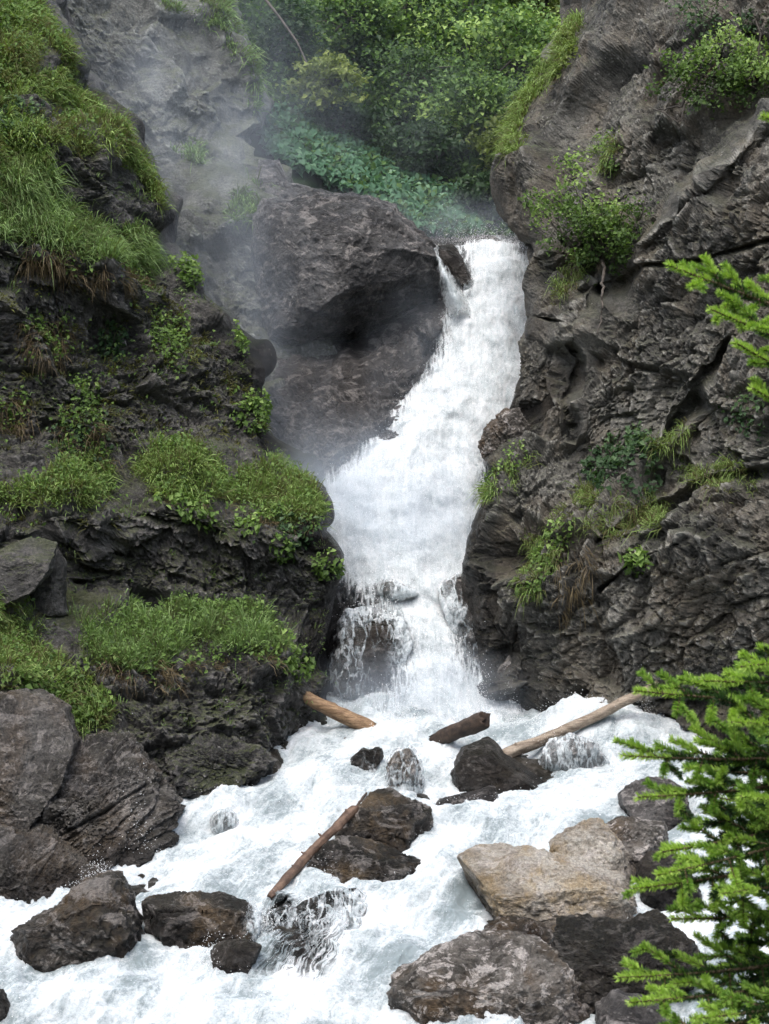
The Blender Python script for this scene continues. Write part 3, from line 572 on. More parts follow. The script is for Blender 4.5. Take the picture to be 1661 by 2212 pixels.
boulder('large beige boulder with ochre front face', [(1000, 1870), (1020, 1850), (1070, 1838), (1150, 1845), (1200, 1865), (1300, 1880), (1380, 1910), (1400, 1960), (1380, 2010), (1290, 2030), (1180, 2035), (1080, 2020), (1045, 1990), (1015, 1920)], M['rock_pale'], base=2035, thick=1.3, level=7, cuts=((-.15, .85, .5, .45), (-.05, .05, 1, .55), (-.8, 0, .6, .75)), amp=0.75, seed=29, group=RV)
boulder('dark brown jagged rock between beige and mottled boulders', [(1175, 2040), (1205, 2000), (1280, 1990), (1360, 2005), (1430, 1985), (1490, 2035), (1530, 2090), (1535, 2130), (1480, 2170), (1380, 2200), (1250, 2210), (1180, 2110)], M['rock_wet'], base=2190, thick=1.0, level=7, cuts=((.1, .3, .9, .6), (0, .9, .5, .6)), amp=0.9, seed=30, group=RV)
boulder('dark broken rock filling the gap behind the beige boulder', [(1380, 1890), (1410, 1850), (1460, 1840), (1500, 1880), (1505, 1940), (1470, 1985), (1410, 1985), (1380, 1940)], M['rock_wet'], base=1965, thick=0.7, level=5, cuts=((0, .7, .7, .6),), amp=0.9, seed=61, group=RV)
boulder('small brown rock tucked under the ochre face of the beige boulder', [(1050, 2010), (1090, 1985), (1150, 1990), (1190, 2010), (1185, 2055), (1120, 2075), (1060, 2060)], M['rock_mottled'], base=2050, thick=0.5, level=5, cuts=((0, .6, .8, .6),), amp=0.9, seed=62, group=RV)
boulder('big mottled brown and white boulder at the bottom edge', [(848, 2165), (865, 2130), (915, 2085), (965, 2055), (1030, 2032), (1110, 2035), (1180, 2050), (1230, 2065), (1262, 2095), (1280, 2125), (1305, 2150), (1310, 2200), (1290, 2300), (1200, 2360), (1000, 2370), (860, 2330), (835, 2240)], M['rock_mottled'], d0=27.3, thick=1.2, level=7, cuts=((0, .8, .6, .55), (-.1, .15, 1, .55), (.7, .3, .6, .7)), amp=0.8, seed=31, group=RV)
boulder('dark low rock at the bottom edge beside the mottled boulder', [(1290, 2180), (1330, 2150), (1400, 2165), (1470, 2210), (1480, 2300), (1320, 2320), (1285, 2250)], M['rock_grey'], d0=26.6, thick=0.6, level=5, cuts=((0, .7, .7, .6),), amp=0.7, seed=32, group=RV)
boulder('layered brown slab with slanting joints at the left bank', [(10, 1780), (50, 1690), (100, 1620), (170, 1600), (250, 1602), (310, 1650), (365, 1705), (388, 1750), (370, 1810), (320, 1865), (250, 1925), (150, 1960), (60, 1940), (10, 1870)], M['rock_slab'], d0=32.6, thick=1.9, level=7, cuts=((.45, .25, .85, .5), (.15, .8, .55, .58), (-.3, -.1, 1, .6)), amp=1.0, seed=34, p=3.0, rot=rotm('y', R(-33)), scales=((2.6, .30), (1.1, .22), (.4, .14), (.13, .25)), aniso=(1.8, 1.4, .25), joint=2.2, ncut=2)
boulder('smooth grey streaked slab at the left edge under the grass', [(-140, 1560), (0, 1505), (70, 1500), (130, 1540), (160, 1610), (140, 1690), (80, 1780), (0, 1880), (-140, 1900)], M['rock_slab'], d0=32.3, thick=1.7, level=7, cuts=((.35, .45, .8, .45), (.1, .1, 1, .6)), amp=0.7, seed=35, p=3.0, rot=rotm('y', R(50)), scales=((2.0, .15), (.8, .2), (.3, .25), (.12, .3)), aniso=(1.6, 1.2, .3), joint=.8, ncut=1)
boulder('brown sloping slab above the hunched boulder at the left edge', [(-140, 1840), (0, 1780), (80, 1795), (170, 1855), (245, 1905), (215, 1960), (120, 2010), (0, 2040), (-140, 2050)], M['rock_slab'], d0=31.2, thick=1.3, level=7, cuts=((.25, .5, .85, .42),), amp=0.8, seed=36, p=3.0, rot=rotm('y', R(-35)), scales=((1.6, .18), (.7, .24), (.3, .25), (.12, .3)), aniso=(1.6, 1.2, .25), joint=1.4, ncut=1)
boulder('rounded knob of dark wet rock at the waterline below the left ledge', [(340, 1640), (360, 1600), (430, 1585), (500, 1600), (560, 1620), (590, 1650), (560, 1690), (480, 1715), (390, 1720), (350, 1690)], M['rock_left'], d0=34.5, thick=0.8, level=6, cuts=((.2, .3, .9, .6), (.1, .9, .4, .6)), amp=1.4, seed=37, joint=1.0)
boulder('upright brown block standing on the left grassy ledge', [(65, 1330), (70, 1240), (90, 1195), (130, 1180), (142, 1210), (138, 1290), (145, 1335), (120, 1350)], M['rock_left'], d0=35.6, thick=0.5, level=5, cuts=((-.3, .1, .9, .5), (.8, 0, .5, .7)), amp=0.6, seed=38)
boulder('weathered square block under the left grassy ledge', [(0, 1180), (60, 1160), (120, 1170), (110, 1230), (60, 1300), (-10, 1310), (-30, 1240)], M['rock_left'], d0=34.9, thick=0.5, level=5, cuts=((0, .8, .6, .5), (0, .1, 1, .5)), amp=0.6, seed=39)

boulder('rough dark knob on the right cliff corner beside the middle of the falls', [(1108, 880), (1125, 810), (1122, 745), (1150, 700), (1195, 700), (1230, 760), (1225, 850), (1190, 920), (1140, 915)], M['rock_right'], d0=41.4, thick=0.9, level=6, amp=1.1, seed=71, joint=1.0, name='rock_outcrop', cat='rock', group='outcrops on the right cliff corner')
boulder('lichen spotted knob bulging from the right cliff over the falls', [(1040, 965), (1052, 925), (1090, 885), (1125, 880), (1155, 920), (1150, 1000), (1110, 1040), (1060, 1025)], M['rock_mottled'], d0=40.3, thick=0.8, level=6, amp=1.0, seed=72, joint=1.0, name='rock_outcrop', cat='rock', group='outcrops on the right cliff corner')
# ------------------------------------------------------------------ logs
def log(name, label, a, b, ra, rb, mat, stubs=(), seed=0, bend=0.0, group='driftwood logs'):
    A = at(*[np.array([v]) for v in (a[0] * K, a[1] * K, a[2])])[0]; B = at(*[np.array([v]) for v in (b[0] * K, b[1] * K, b[2])])[0]
    root = empty(name, tuple(A), label, 'log', group)
    n = 40; s = np.linspace(0, 1, n)[:, None]
    pts = (B - A) * s + np.array([0, 0, 1]) * bend * np.sin(np.pi * s) + 0.02 * np.stack([fbm(np.c_[s * 6, s * 0, s * 0], 1, 2, seed + k) for k in range(3)], 1)
    rad = ra + (rb - ra) * s[:, 0]
    rad = rad * (1 + .05 * np.sin(np.linspace(0, 9, n) + seed)); rad[0] *= 0.9; rad[-1] *= 0.9
    sd_ = 20; V, F = tube(pts, rad, sd_, 0.0, seed)
    k = n * sd_; th_ = np.tile(np.linspace(0, 2 * np.pi, sd_, endpoint=False), n); ss = np.repeat(s[:, 0], sd_); LL_ = np.linalg.norm(B - A)
    fl_ = fbm(np.c_[np.cos(th_) * 1.6, np.sin(th_) * 1.6, ss * LL_ * .9], 1.0, 4, seed + 40, .6)
    kn = np.clip(fbm(np.c_[np.cos(th_), np.sin(th_), ss * LL_ * 3], .8, 2, seed + 50) - .28, 0, 1)
    cen = np.repeat(pts, sd_, 0); V[:k] = cen + (V[:k] - cen) * (1 + .30 * fl_ + .7 * kn)[:, None]
    ax_ = (B - A) / LL_; jag = rng.uniform(-1, 1, sd_) * rad.mean() * .55
    V[:sd_] += ax_ * jag[:, None]; V[k - sd_:k] += ax_ * jag[::-1][:, None]
    add('trunk', mesh_np('trunk', V, F, True), mat, root)
    for (u, dx, dy, dz, r) in stubs:
        p = pts[int(u * (n - 1))]; q = p + np.array([dx, dy, dz])
        V, F = tube(np.array([p, p * .4 + q * .6, q]), [r * 1.5, r, r * .5], 7, 0.3, seed + 3)
        add('branch_stub', mesh_np('branch_stub', V, F, True), mat, root)
    return root
dw = lambda py: d_water(py * K)
log('log', 'pale tan barkless log jutting from the left cliff foot into the pool', (640, 1497, 37.4), (805, 1575, 37.3), 0.125, 0.145, M['log_tan'], seed=2)
log('log', 'short dark broken log with wet top lying across the black wedge rock', (940, 1600, 36.5), (1050, 1551, 36.0), 0.145, 0.16, M['log_dark'], seed=5)
log('log', 'long weathered log reaching from the pool to the spruce tips', (1085, 1632, 36.0), (1420, 1480, 36.5), 0.115, 0.09, M['log_grey'], stubs=((.08, .02, -.05, .16, .03), (.75, 0, -.05, .13, .02)), seed=8, bend=-.06)
log('log', 'thin reddish brown log with stubs slanting down the rapids', (583, 1938, dw(1938) - .12), (768, 1746, dw(1746) - 1.3), 0.066, 0.082, M['log_brown'], stubs=((.45, -.12, 0, .05, .02), (.62, -.10, .02, .09, .02), (.3, -.06, 0, .08, .018), (.9, -.02, 0, .12, .03)), seed=11, bend=0.04)
log('stick', 'thin dark stick poking up behind the thin log', (765, 1750, 33.4), (792, 1712, 33.8), 0.03, 0.02, M['log_dark'], seed=14, group=None)

# ------------------------------------------------------------------ water
def sheet_uv(px, py): return np.stack([px / 20.0, py / 20.0], -1)
def water_sheet(name, label, rows, mat, bulge, step=1.8, seed=0, amp=0.22, back=0.5, cov_edge=0.55, cov_mid=1.0, edge_w=0.12, aer=0.6, cov_fn=None, kind='structure', off=0.0, aer_fn=None):
    """falling water: rows of (picture y, left x, right x) in 1661-wide coordinates over the rock bed"""
    r = np.array(rows, float) * K
    py = np.arange(r[0, 0], r[-1, 0], step); l = np.interp(py, r[:, 0], r[:, 1]); rr = np.interp(py, r[:, 0], r[:, 2])
    nc = int((rr - l).max() / step) + 2
    u = np.linspace(0, 1, nc)
    PX = l[:, None] + (rr - l)[:, None] * u; PY = np.repeat(py[:, None], nc, 1)
    prof = 1 - np.abs(2 * u - 1) ** 2.2
    D = fall_depth(PY) + (off(PY) if callable(off) else off) + back - (bulge + back) * prof[None, :]
    G = at(PX, PY, D).reshape(-1, 3)
    # turbulence: torn clumps drawn out down the slope
    Q = G @ rotm('y', R(-18)) * np.array([1.0, 1.0, 0.45])
    Q = Q + 0.12 * np.stack([fbm(Q, 0.35, 2, seed + 30 + k) for k in range(3)], 1)
    h = 1.5 * fbm(Q, 0.75, 2, seed, 0.45) + 0.2 * fbm(Q, np.array([.22, .22, .22]), 4, seed + 9, 0.55) + 0.10 * fbm(G, 0.09, 3, seed + 5, 0.6)
    G = G + (np.array([0.15, -1.0, 0.45]) * (h * amp)[:, None])
    ed = np.minimum(u, 1 - u)[None, :] * (rr - l)[:, None] / (edge_w * 100)
    cov = cov_edge + (cov_mid - cov_edge) * np.clip(ed, 0, 1)
    if cov_fn is not None: cov = cov_fn(PX, PY, cov)
    a = np.full(PX.shape, aer)
    if aer_fn is not None: a = aer_fn(PX, PY, a)
    me = mesh_np(name, G, grid_faces(len(py), nc), True, {'cov': cov.ravel(), 'aer': a.ravel()}, sheet_uv(PX, PY).reshape(-1, 2))
    add(name, me, mat, kind=kind, label=label)
    return G, cov.ravel()
def bump2(px, py, x, y, rx, ry): return np.exp(-(((px - x * K) / (rx * K)) ** 2 + ((py - y * K) / (ry * K)) ** 2))
def fall_cov(px, py, c):
    c = c - 0.95 * bump2(px, py, 780, 1420, 115, 140) - 0.75 * bump2(px, py, 1020, 1370, 50, 110) - 0.30 * bump2(px, py, 900, 1150, 40, 30) - 0.35 * bump2(px, py, 850, 1275, 60, 22)
    c = c - 0.5 * np.clip((530 - py / K) / 22, 0, 1)
    c = c - 0.25 * bump2(px, py, 760, 1000, 70, 60) - 0.22 * bump2(px, py, 890, 935, 40, 25)
    return np.clip(c, 0.28, 1.0)
fall_rows = [(508, 985, 1130), (520, 980, 1135), (545, 985, 1140), (560, 992, 1160), (600, 994, 1170), (640, 978, 1180), (665, 955, 1180), (700, 945, 1178), (760, 940, 1165), (800, 912, 1165), (850, 860, 1155), (900, 830, 1125), (950, 775, 1085), (1000, 715, 1070), (1050, 670, 1062), (1100, 670, 1055), (1150, 670, 1055), (1200, 700, 1055), (1250, 710, 1060), (1300, 715, 1065), (1400, 720, 1090), (1500, 725, 1115), (1560, 720, 1160), (1620, 700, 1190)]
GF, CF = water_sheet('waterfall', 'white plunging waterfall filling the gorge', fall_rows, M['foam_fall'], 0.55, seed=61, amp=.17, back=0.1, cov_fn=fall_cov, edge_w=0.34, aer=.70, cov_edge=.38)
side_rows = [(532, 928, 944), (560, 935, 960), (590, 942, 978), (620, 948, 996), (650, 953, 1014), (690, 955, 1040), (715, 950, 1060)]
G2, C2 = water_sheet('waterfall_side', 'thin side spout between the huge boulder and the split rock', side_rows, M['foam_veil'], 0.30, step=1.4, seed=66, amp=0.16, off=lambda py: -1.25 + 1.2 * np.clip((py / K - 600) / 110, 0, 1), edge_w=0.10, cov_edge=0.34, cov_mid=.74, cov_fn=lambda px, py, c: c - .6 * np.clip((py / K - 655) / 50, 0, 1))
def veil(ob, label, cfn, seed, thick=0.05):
    """thin film of running water over the camera and upper sides of a rock"""
    me0 = ob.data; n = len(me0.vertices); V = np.empty(n * 3); me0.vertices.foreach_get('co', V); V = V.reshape(-1, 3)
    Nn = np.empty(n * 3); me0.vertices.foreach_get('normal', Nn); Nn = Nn.reshape(-1, 3)
    F = np.empty(len(me0.polygons) * 3, np.int32); me0.polygons.foreach_get('vertices', F); F = F.reshape(-1, 3)
    Xw = V + np.array(ob.location); px, py, _ = proj(Xw)
    V = V + Nn * (thick * (1 + .8 * fbm(Xw, .25, 3, seed)))[:, None]
    keep = (Nn[F].mean(1) @ np.array([0, -1, .6])) > 0.05; F = F[keep]
    u, inv = np.unique(F, return_inverse=True)
    me = mesh_np('water_veil', V[u], inv.reshape(-1, 3), True, {'cov': np.clip(cfn(px, py), .1, 1)[u], 'aer': np.full(len(u), .62)}, sheet_uv(px, py)[u])
    o = add('water_veil', me, M['foam_veil'], kind='structure', label=label); o.location = ob.location
BO = {o['label']: o for o in COL.objects if o.name.startswith('boulder')}
bl = lambda t: next(o for k, o in BO.items() if t in k)
veil(bl('broad wet rock'), 'white strands running over the broad wet rock', lambda x, y: .44 + .3 * bump2(x, y, 790, 1290, 120, 40) + .3 * bump2(x, y, 900, 1400, 50, 200) - .22 * bump2(x, y, 825, 1420, 35, 90), 201)
veil(bl('speckled wet rock'), 'white strands running over the speckled rock', lambda x, y: .42 + .3 * bump2(x, y, 950, 1350, 45, 150) - .2 * bump2(x, y, 1020, 1270, 50, 40), 202)
veil(bl('small brown rock poking'), 'water film sliding off the small brown rock', lambda x, y: .45 + .35 * bump2(x, y, 880, 1290, 40, 20), 203)
veil(bl('dark washed over'), 'lacy foam sliding over the washed rock', lambda x, y: .42 + .2 * bump2(x, y, 780, 2020, 40, 90), 204, .05)
veil(bl('narrow dark rock'), 'trickles on the narrow dark rock', lambda x, y: .22 + .45 * bump2(x, y, 1010, 660, 30, 50), 205)
veil(bl('squat dark stone'), 'foam lapping over the squat dark stone', lambda x, y: .25 + .5 * bump2(x, y, 830, 1690, 40, 40), 206)
veil(bl('oblong flat topped'), 'thin water sliding off the oblong rock end', lambda x, y: .12 + .55 * bump2(x, y, 555, 2000, 30, 70), 207)
veil(bl('brown rock ridge awash'), 'foam sliding over the brown ridge', lambda x, y: .44 + .2 * bump2(x, y, 880, 1720, 40, 30), 208)
veil(bl('under a curtain of water'), 'curtain of water over the grey rock', lambda x, y: .50 + 0 * x, 209)
veil(bl('shallow rock breaking'), 'foam over the shallow rock', lambda x, y: .55 + 0 * x, 210)
# rapids
nx, ny = 820, 520
wx = np.linspace(-13, 13, nx); wy = 22.0 + (41.0 - 22.0) * np.linspace(0, 1, ny) ** 1.0
WX, WY = np.meshgrid(wx, wy)
WZ = zw(WY)
P2 = np.stack([WX, WY, 0 * WX], -1).reshape(-1, 3)
flow = P2 @ rotm('z', R(-28)) * np.array([1.0, 0.75, 1.0])
fw = flow + 0.16 * np.stack([fbm(flow, 0.5, 3, 70 + k) for k in range(3)], 1)
surf = 0.50 * fbm(flow, 1.9, 2, 81, 0.5) + 0.17 * fbm(fw, 0.75, 2, 83, 0.5, True) + 0.05 * fbm(fw, 0.26, 2, 85, 0.5) + 0.04 * fbm(fw, 0.09, 2, 86, 0.8)
surf = surf.reshape(WX.shape) * 0.8
PX2, PY2, _ = proj(np.stack([WX, WY, WZ], -1))
for x, y, rx, ry, h in ((1330, 1600, 130, 45, 0.45), (1225, 1572, 60, 30, 0.32), (900, 1600, 100, 40, 0.25), (960, 1910, 70, 70, 0.35), (700, 1680, 110, 50, 0.2), (450, 1830, 120, 60, 0.15), (600, 2010, 60, 60, 0.15), (1100, 1780, 120, 40, 0.22), (150, 2160, 200, 40, 0.1), (860, 2080, 80, 60, 0.15), (1560, 2080, 80, 50, 0.25)):
    surf = surf + h * bump2(PX2, PY2, x, y, rx, ry)
cov = np.full(WX.shape, 1.0)
for x, y, rx, ry, h in ((660, 2050, 105, 90, 0.66), (600, 1975, 45, 40, 0.55), (860, 1670, 40, 60, 0.5), (1200, 1640, 60, 30, 0.5), (1330, 1640, 90, 30, 0.3), (500, 2090, 80, 35, 0.35), (1380, 1745, 50, 45, 0.35), (480, 1770, 45, 35, 0.30), (1500, 1740, 60, 40, 0.3)):
    cov = cov - h * bump2(PX2, PY2, x, y, rx, ry)
WZ = WZ + surf
GW = np.stack([WX, WY, WZ], -1).reshape(-1, 3)
GW[:, :2] += 0.10 * np.stack([fbm(flow, 0.4, 3, 87), fbm(flow, 0.4, 3, 88)], 1)
me = mesh_np('stream_water', GW, grid_faces(ny, nx)[:, ::-1], True, {'cov': np.clip(cov, .25, 1).ravel(), 'aer': np.clip(0.56 + 0.5 * fbm(flow, 1.1, 4, 181, 0.6), .2, .9)}, (fw + 0.35 * np.stack([fbm(flow, 1.6, 3, 270 + k) for k in range(3)], 1))[:, :2])
add('stream_water', me, M['foam_pool'], kind='structure', label='foaming white rapids between the boulders')
# bed under the rapids, seen through the gaps in the foam
BX, BY = np.meshgrid(np.linspace(-13, 13, 200), np.linspace(22, 41, 150))
BP = np.stack([BX, BY, zw(BY) - 0.15], -1).reshape(-1, 3); BP[:, 2] += rock_disp(BP, 95, 0.5)
add('stream_bed', mesh_np('stream_bed', BP, grid_faces(150, 200)[:, ::-1], False), M['rock_wet'], kind='structure')

# flying drops and spray
TET = np.array([[1, 1, 1], [1, -1, -1], [-1, 1, -1], [-1, -1, 1]], float) / 1.7; TETF = np.array([[0, 1, 2], [0, 3, 1], [0, 2, 3], [1, 3, 2]])
def drops(name, label, Pts, size):
    n = len(Pts); q = rng.normal(size=(n, 3, 3)); u, _, v = np.linalg.svd(q); Rm = u @ v
    V = Pts[:, None, :] + (TET[None] @ Rm) * size[:, None, None]
    F = (TETF[None] + 4 * np.arange(n)[:, None, None]).reshape(-1, 3)
    add(name, mesh_np(name, V.reshape(-1, 3), F, True), M['drop'], kind='stuff', label=label)
w = np.clip(CF - 0.2, 0.05, 1); i = rng.choice(len(GF), 26000, p=w / w.sum())
h = rng.exponential(0.10, len(i))
Pd = GF[i] + rng.normal(0, 0.07, (len(i), 3)) + np.array([0, -1, 0.35]) * h[:, None]
drops('spray', 'fine white spray flying off the waterfall', Pd, rng.uniform(0.004, 0.012, len(i)) * np.where(rng.random(len(i)) < 0.1, 1.5, 1))
crest = np.clip((surf - np.median(surf)).ravel() * 3 + 0.4, 0.02, 2) * (cov.ravel())
i = rng.choice(len(GW), 16000, p=crest / crest.sum())
h = rng.exponential(0.03, len(i))
Pd = GW[i] + rng.normal(0, 0.05, (len(i), 3)) + np.array([0, -.2, 1]) * h[:, None]
# splashes thrown up where the current hits rock
for x, y, n, hh, rr in ((505, 1660, 500, .32, .28), (300, 1830, 260, .42, .3), (1390, 1590, 500, .35, .25), (1100, 1560, 200, .25, .2), (650, 1880, 200, .2, .2), (210, 1900, 400, .12, .3), (700, 1920, 300, .15, .3), (1180, 1620, 500, .25, .3), (1330, 1720, 500, .3, .25), (870, 1560, 600, .25, .35), (560, 2020, 400, .2, .3), (1040, 1560, 500, .3, .3), (460, 2080, 300, .15, .3)):
    c0 = at(np.array([x * K]), np.array([y * K]), np.array([d_water(min(y, 2200) * K) if y > 1560 else 37.6]))[0]
    n *= 2; a = rng.normal(0, rr * .75, (n, 3)); a[:, 2] = rng.exponential(hh, n) * np.exp(-(a[:, 0] / rr) ** 2)
    Pd = np.vstack([Pd, c0 + a])
for x, y, n, hh in ((1000, 520, 900, .16), (1060, 525, 900, .12), (1110, 528, 700, .14), (945, 535, 300, .12)):
    c0 = at(np.array([x * K]), np.array([y * K]), np.array([48.2]))[0]
    a = rng.normal(0, .45, (n, 3)) * np.array([1, 1, .2]); a[:, 2] += rng.exponential(hh, n); Pd = np.vstack([Pd, c0 + a])
drops('spray', 'white drops splashing up from the rapids', Pd, rng.uniform(0.004, 0.010, len(Pd)) * np.where(rng.random(len(Pd)) < 0.08, 1.7, 1))

# ------------------------------------------------------------------ mist: spray hanging in the gorge
def mist(name, label, x, y, d, rx, ry, rd, dens, seed):
    c = at(np.array([x * K]), np.array([y * K]), np.array([d]))[0]
    V, F = ico(3); m = d / FPX * K
    o = add(name, mesh_np(name, V, F, True), mist_mat('mist_%d' % seed, dens, seed), kind='stuff', label=label, loc=c)
    o.scale = (rx * m, rd, ry * m); return o
mist('mist', 'blue grey spray hanging between the left cliff and the huge boulder', 500, 800, 43.2, 280, 520, 1.9, 0.14, 1)
mist('mist', 'thick white mist at the foot of the plunging fall', 790, 1110, 41.0, 340, 270, 1.8, 0.34, 2)
mist('mist', 'thin drifting mist in front of the back cliff', 420, 300, 46.0, 440, 470, 2.6, 0.085, 3)
mist('mist', 'soft mist over the river lip and low wood edge', 880, 475, 50.0, 400, 90, 1.6, 0.13, 4)
mist('mist', 'faint haze in front of the wood', 900, 260, 52.0, 560, 380, 2.6, 0.016, 7)
mist('mist', 'spray drifting off the left side of the falling water', 900, 880, 44.2, 170, 330, 1.3, 0.15, 5)
mist('mist', 'spray rising where the falls hit the pool', 900, 1500, 38.2, 330, 130, 1.2, 0.30, 6)

# ------------------------------------------------------------------ plants
def in_poly(px, py, poly):
    r = np.zeros(len(px), bool); n = len(poly)
    for i in range(n):
        x0, y0 = poly[i]; x1, y1 = poly[(i + 1) % n]
        c = ((y0 > py) != (y1 > py)) & (px < (x1 - x0) * (py - y0) / (y1 - y0 + 1e-9) + x0); r ^= c
    return r
SP = {k: proj(v[0]) for k, v in SHEETS.items()}
def spots(key, poly, n, minz=-1.0, fuzz=0.35, seed=0):
    """rooting points on a rock wall inside an outline (1661-wide coordinates), thinned by a patchy noise"""
    G, N = SHEETS[key]; px, py, _ = SP[key]
    q = np.array(poly, float) * K
    m = in_poly(px, py, q) & (N[:, 2] > minz)
    i = np.nonzero(m)[0]
    if len(i) == 0: return np.zeros((0, 3)), np.zeros((0, 3))
    w = np.clip(0.5 + fuzz * 2.2 * fbm(G[i], 0.7, 3, seed + 200), 0.02, 2)
    j = rng.choice(i, n, p=w / w.sum())
    return G[j] + rng.normal(0, 0.02, (n, 3)), N[j]
def blades(P, N, length, width, up=0.7, out=0.5, droop=0.5, spread=0.5, var=(0.3, 1.0), clump=True, seed=0):
    n = len(P)
    d = np.array([0, 0, 1.0]) * up + N * out + rng.normal(0, spread, (n, 3)) * np.array([1, 1, .5])
    if clump: d += 0.5 * np.stack([fbm(P, 0.35, 2, seed + 300 + k) for k in range(3)], 1)
    d /= np.linalg.norm(d, axis=1, keepdims=True) + 1e-9
    L = length * rng.uniform(0.45, 1.15, n) * (1 + 0.6 * fbm(P, 0.6, 2, seed + 310))
    g = np.array([0, 0, -1.0])
    m1 = P + d * (L * 0.55)[:, None] + g * (L * 0.10 * droop)[:, None]
    tip = P + d * L[:, None] + g * (L * 0.55 * droop)[:, None]
    s = np.cross(d, rng.normal(size=(n, 3))); s /= np.linalg.norm(s, axis=1, keepdims=True) + 1e-9
    wd = (width * rng.uniform(0.6, 1.2, n))[:, None]
    V = np.stack([P - s * wd * .5, P + s * wd * .5, m1 + s * wd * .45, m1 - s * wd * .45, tip], 1)
    v0 = np.clip(rng.uniform(var[0], var[1], n) + 0.35 * fbm(P, 0.5, 2, seed + 320), 0, 1)
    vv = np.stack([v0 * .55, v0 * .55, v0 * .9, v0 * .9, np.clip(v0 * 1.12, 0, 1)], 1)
    F = (np.array([[0, 1, 2], [0, 2, 3], [3, 2, 4]])[None] + 5 * np.arange(n)[:, None, None]).reshape(-1, 3)
    return V.reshape(-1, 3), F, vv.ravel()
def merge(parts):
    Vs, Fs, vs_, o = [], [], [], 0
    for V, F, v in parts: Vs.append(V); Fs.append(F + o); vs_.append(v); o += len(V)
    return np.vstack(Vs), np.vstack(Fs), np.concatenate(vs_)
def leaves(P, size, face, spread=0.7, var=(0.0, 1.0), aspect=0.75, droop=0.2, vbase=None):
    n = len(P)
    nrm = np.asarray(face, float) * np.ones((n, 3)) + rng.normal(0, spread, (n, 3)); nrm /= np.linalg.norm(nrm, axis=1, keepdims=True) + 1e-9
    t = np.cross(nrm, rng.normal(size=(n, 3))); t /= np.linalg.norm(t, axis=1, keepdims=True) + 1e-9
    b = np.cross(nrm, t); L = (size * rng.uniform(0.45, 1.45, n))[:, None]
    V = np.stack([P - t * L * .5, P + b * L * .5 * aspect + nrm * L * .10, P + t * L * .55 - np.array([0, 0, 1.]) * L * droop, P - b * L * .5 * aspect + nrm * L * .10], 1)
    v = rng.uniform(var[0], var[1], n) if vbase is None else np.clip(vbase + rng.normal(0, .18, n), 0, 1)
    F = (np.array([[0, 1, 2], [0, 2, 3]])[None] + 4 * np.arange(n)[:, None, None]).reshape(-1, 3)
    return V.reshape(-1, 3), F, np.repeat(v, 4)
def put(name, parts, mat, **kw):
    V, F, v = merge(parts)
    org = kw.pop('loc', None)
    if org is not None: V = V - np.array(org)
    return add(name, mesh_np(name, V, F, False, {'var': v}), mat, loc=org, **kw)

# grass on the ledges of the left cliff
def tussocks(P, N, length, width, up, out, droop, spread, var, seed, tuft=22, rad=0.07):
    """grass in tufts: each tuft has its own height, lean and colour; blades fan out from its middle"""
    m = len(P); k = max(4, tuft)
    n = m // k; C, CN = P[:n], N[:n]
    L0 = length * np.exp(rng.normal(0, .38, n)); v0 = np.clip(rng.uniform(var[0], var[1], n) + .45 * fbm(C, .8, 2, seed + 320), 0, 1)
    lean = rng.normal(0, .35, (n, 3)) * np.array([1, 1, .3])
    i = np.repeat(np.arange(n), k)
    off = rng.normal(0, 1, (n * k, 3)); off -= (off * CN[i]).sum(1, keepdims=True) * CN[i] * .8
    B = C[i] + off * rad * rng.uniform(.5, 1.4, n)[i][:, None]
    d = np.array([0, 0, 1.]) * up + CN[i] * out + lean[i] + off * .32 + rng.normal(0, spread * .45, (n * k, 3))
    d /= np.linalg.norm(d, axis=1, keepdims=True) + 1e-9
    L = L0[i] * rng.uniform(.5, 1.15, n * k); g = np.array([0, 0, -1.])
    dr = droop * rng.uniform(.6, 1.5, n * k)
    m1 = B + d * (L * .55)[:, None] + g * (L * .08 * dr)[:, None]; tip = B + d * (L * .95)[:, None] + g * (L * .60 * dr)[:, None]
    s_ = np.cross(d, rng.normal(size=(n * k, 3))); s_ /= np.linalg.norm(s_, axis=1, keepdims=True) + 1e-9
    wd = (width * rng.uniform(.6, 1.2, n * k))[:, None]
    V = np.stack([B - s_ * wd * .5, B + s_ * wd * .5, m1 + s_ * wd * .45, m1 - s_ * wd * .45, tip], 1)
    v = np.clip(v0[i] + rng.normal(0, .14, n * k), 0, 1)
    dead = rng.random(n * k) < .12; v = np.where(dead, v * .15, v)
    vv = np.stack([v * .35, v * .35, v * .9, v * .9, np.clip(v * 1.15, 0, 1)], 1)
    F = (np.array([[0, 1, 2], [0, 2, 3], [3, 2, 4]])[None] + 5 * np.arange(n * k)[:, None, None]).reshape(-1, 3)
    return V.reshape(-1, 3), F, vv.ravel()
def grass(label, key, polys, mat, n, length, width=0.016, up=.7, out=.5, droop=.7, spread=.5, var=(.25, .95), minz=-.3, seed=0, tuft=22, rad=.07):
    parts = []
    areas = [abs(sum(p[i][0] * p[(i + 1) % len(p)][1] - p[(i + 1) % len(p)][0] * p[i][1] for i in range(len(p)))) for p in polys]
    for p, ar in zip(polys, areas):
        P, N = spots(key, p, int(n * ar / sum(areas)), minz, seed=seed)
        if len(P): parts.append(tussocks(P, N, length, width, up, out, droop, spread, var, seed, tuft, rad))
    return put('grass', parts, mat, kind='stuff', label=label)
ext = lambda ps: [[(-130 if x <= 0 else (1790 if x >= 1655 else x), y) for x, y in p] for p in ps]
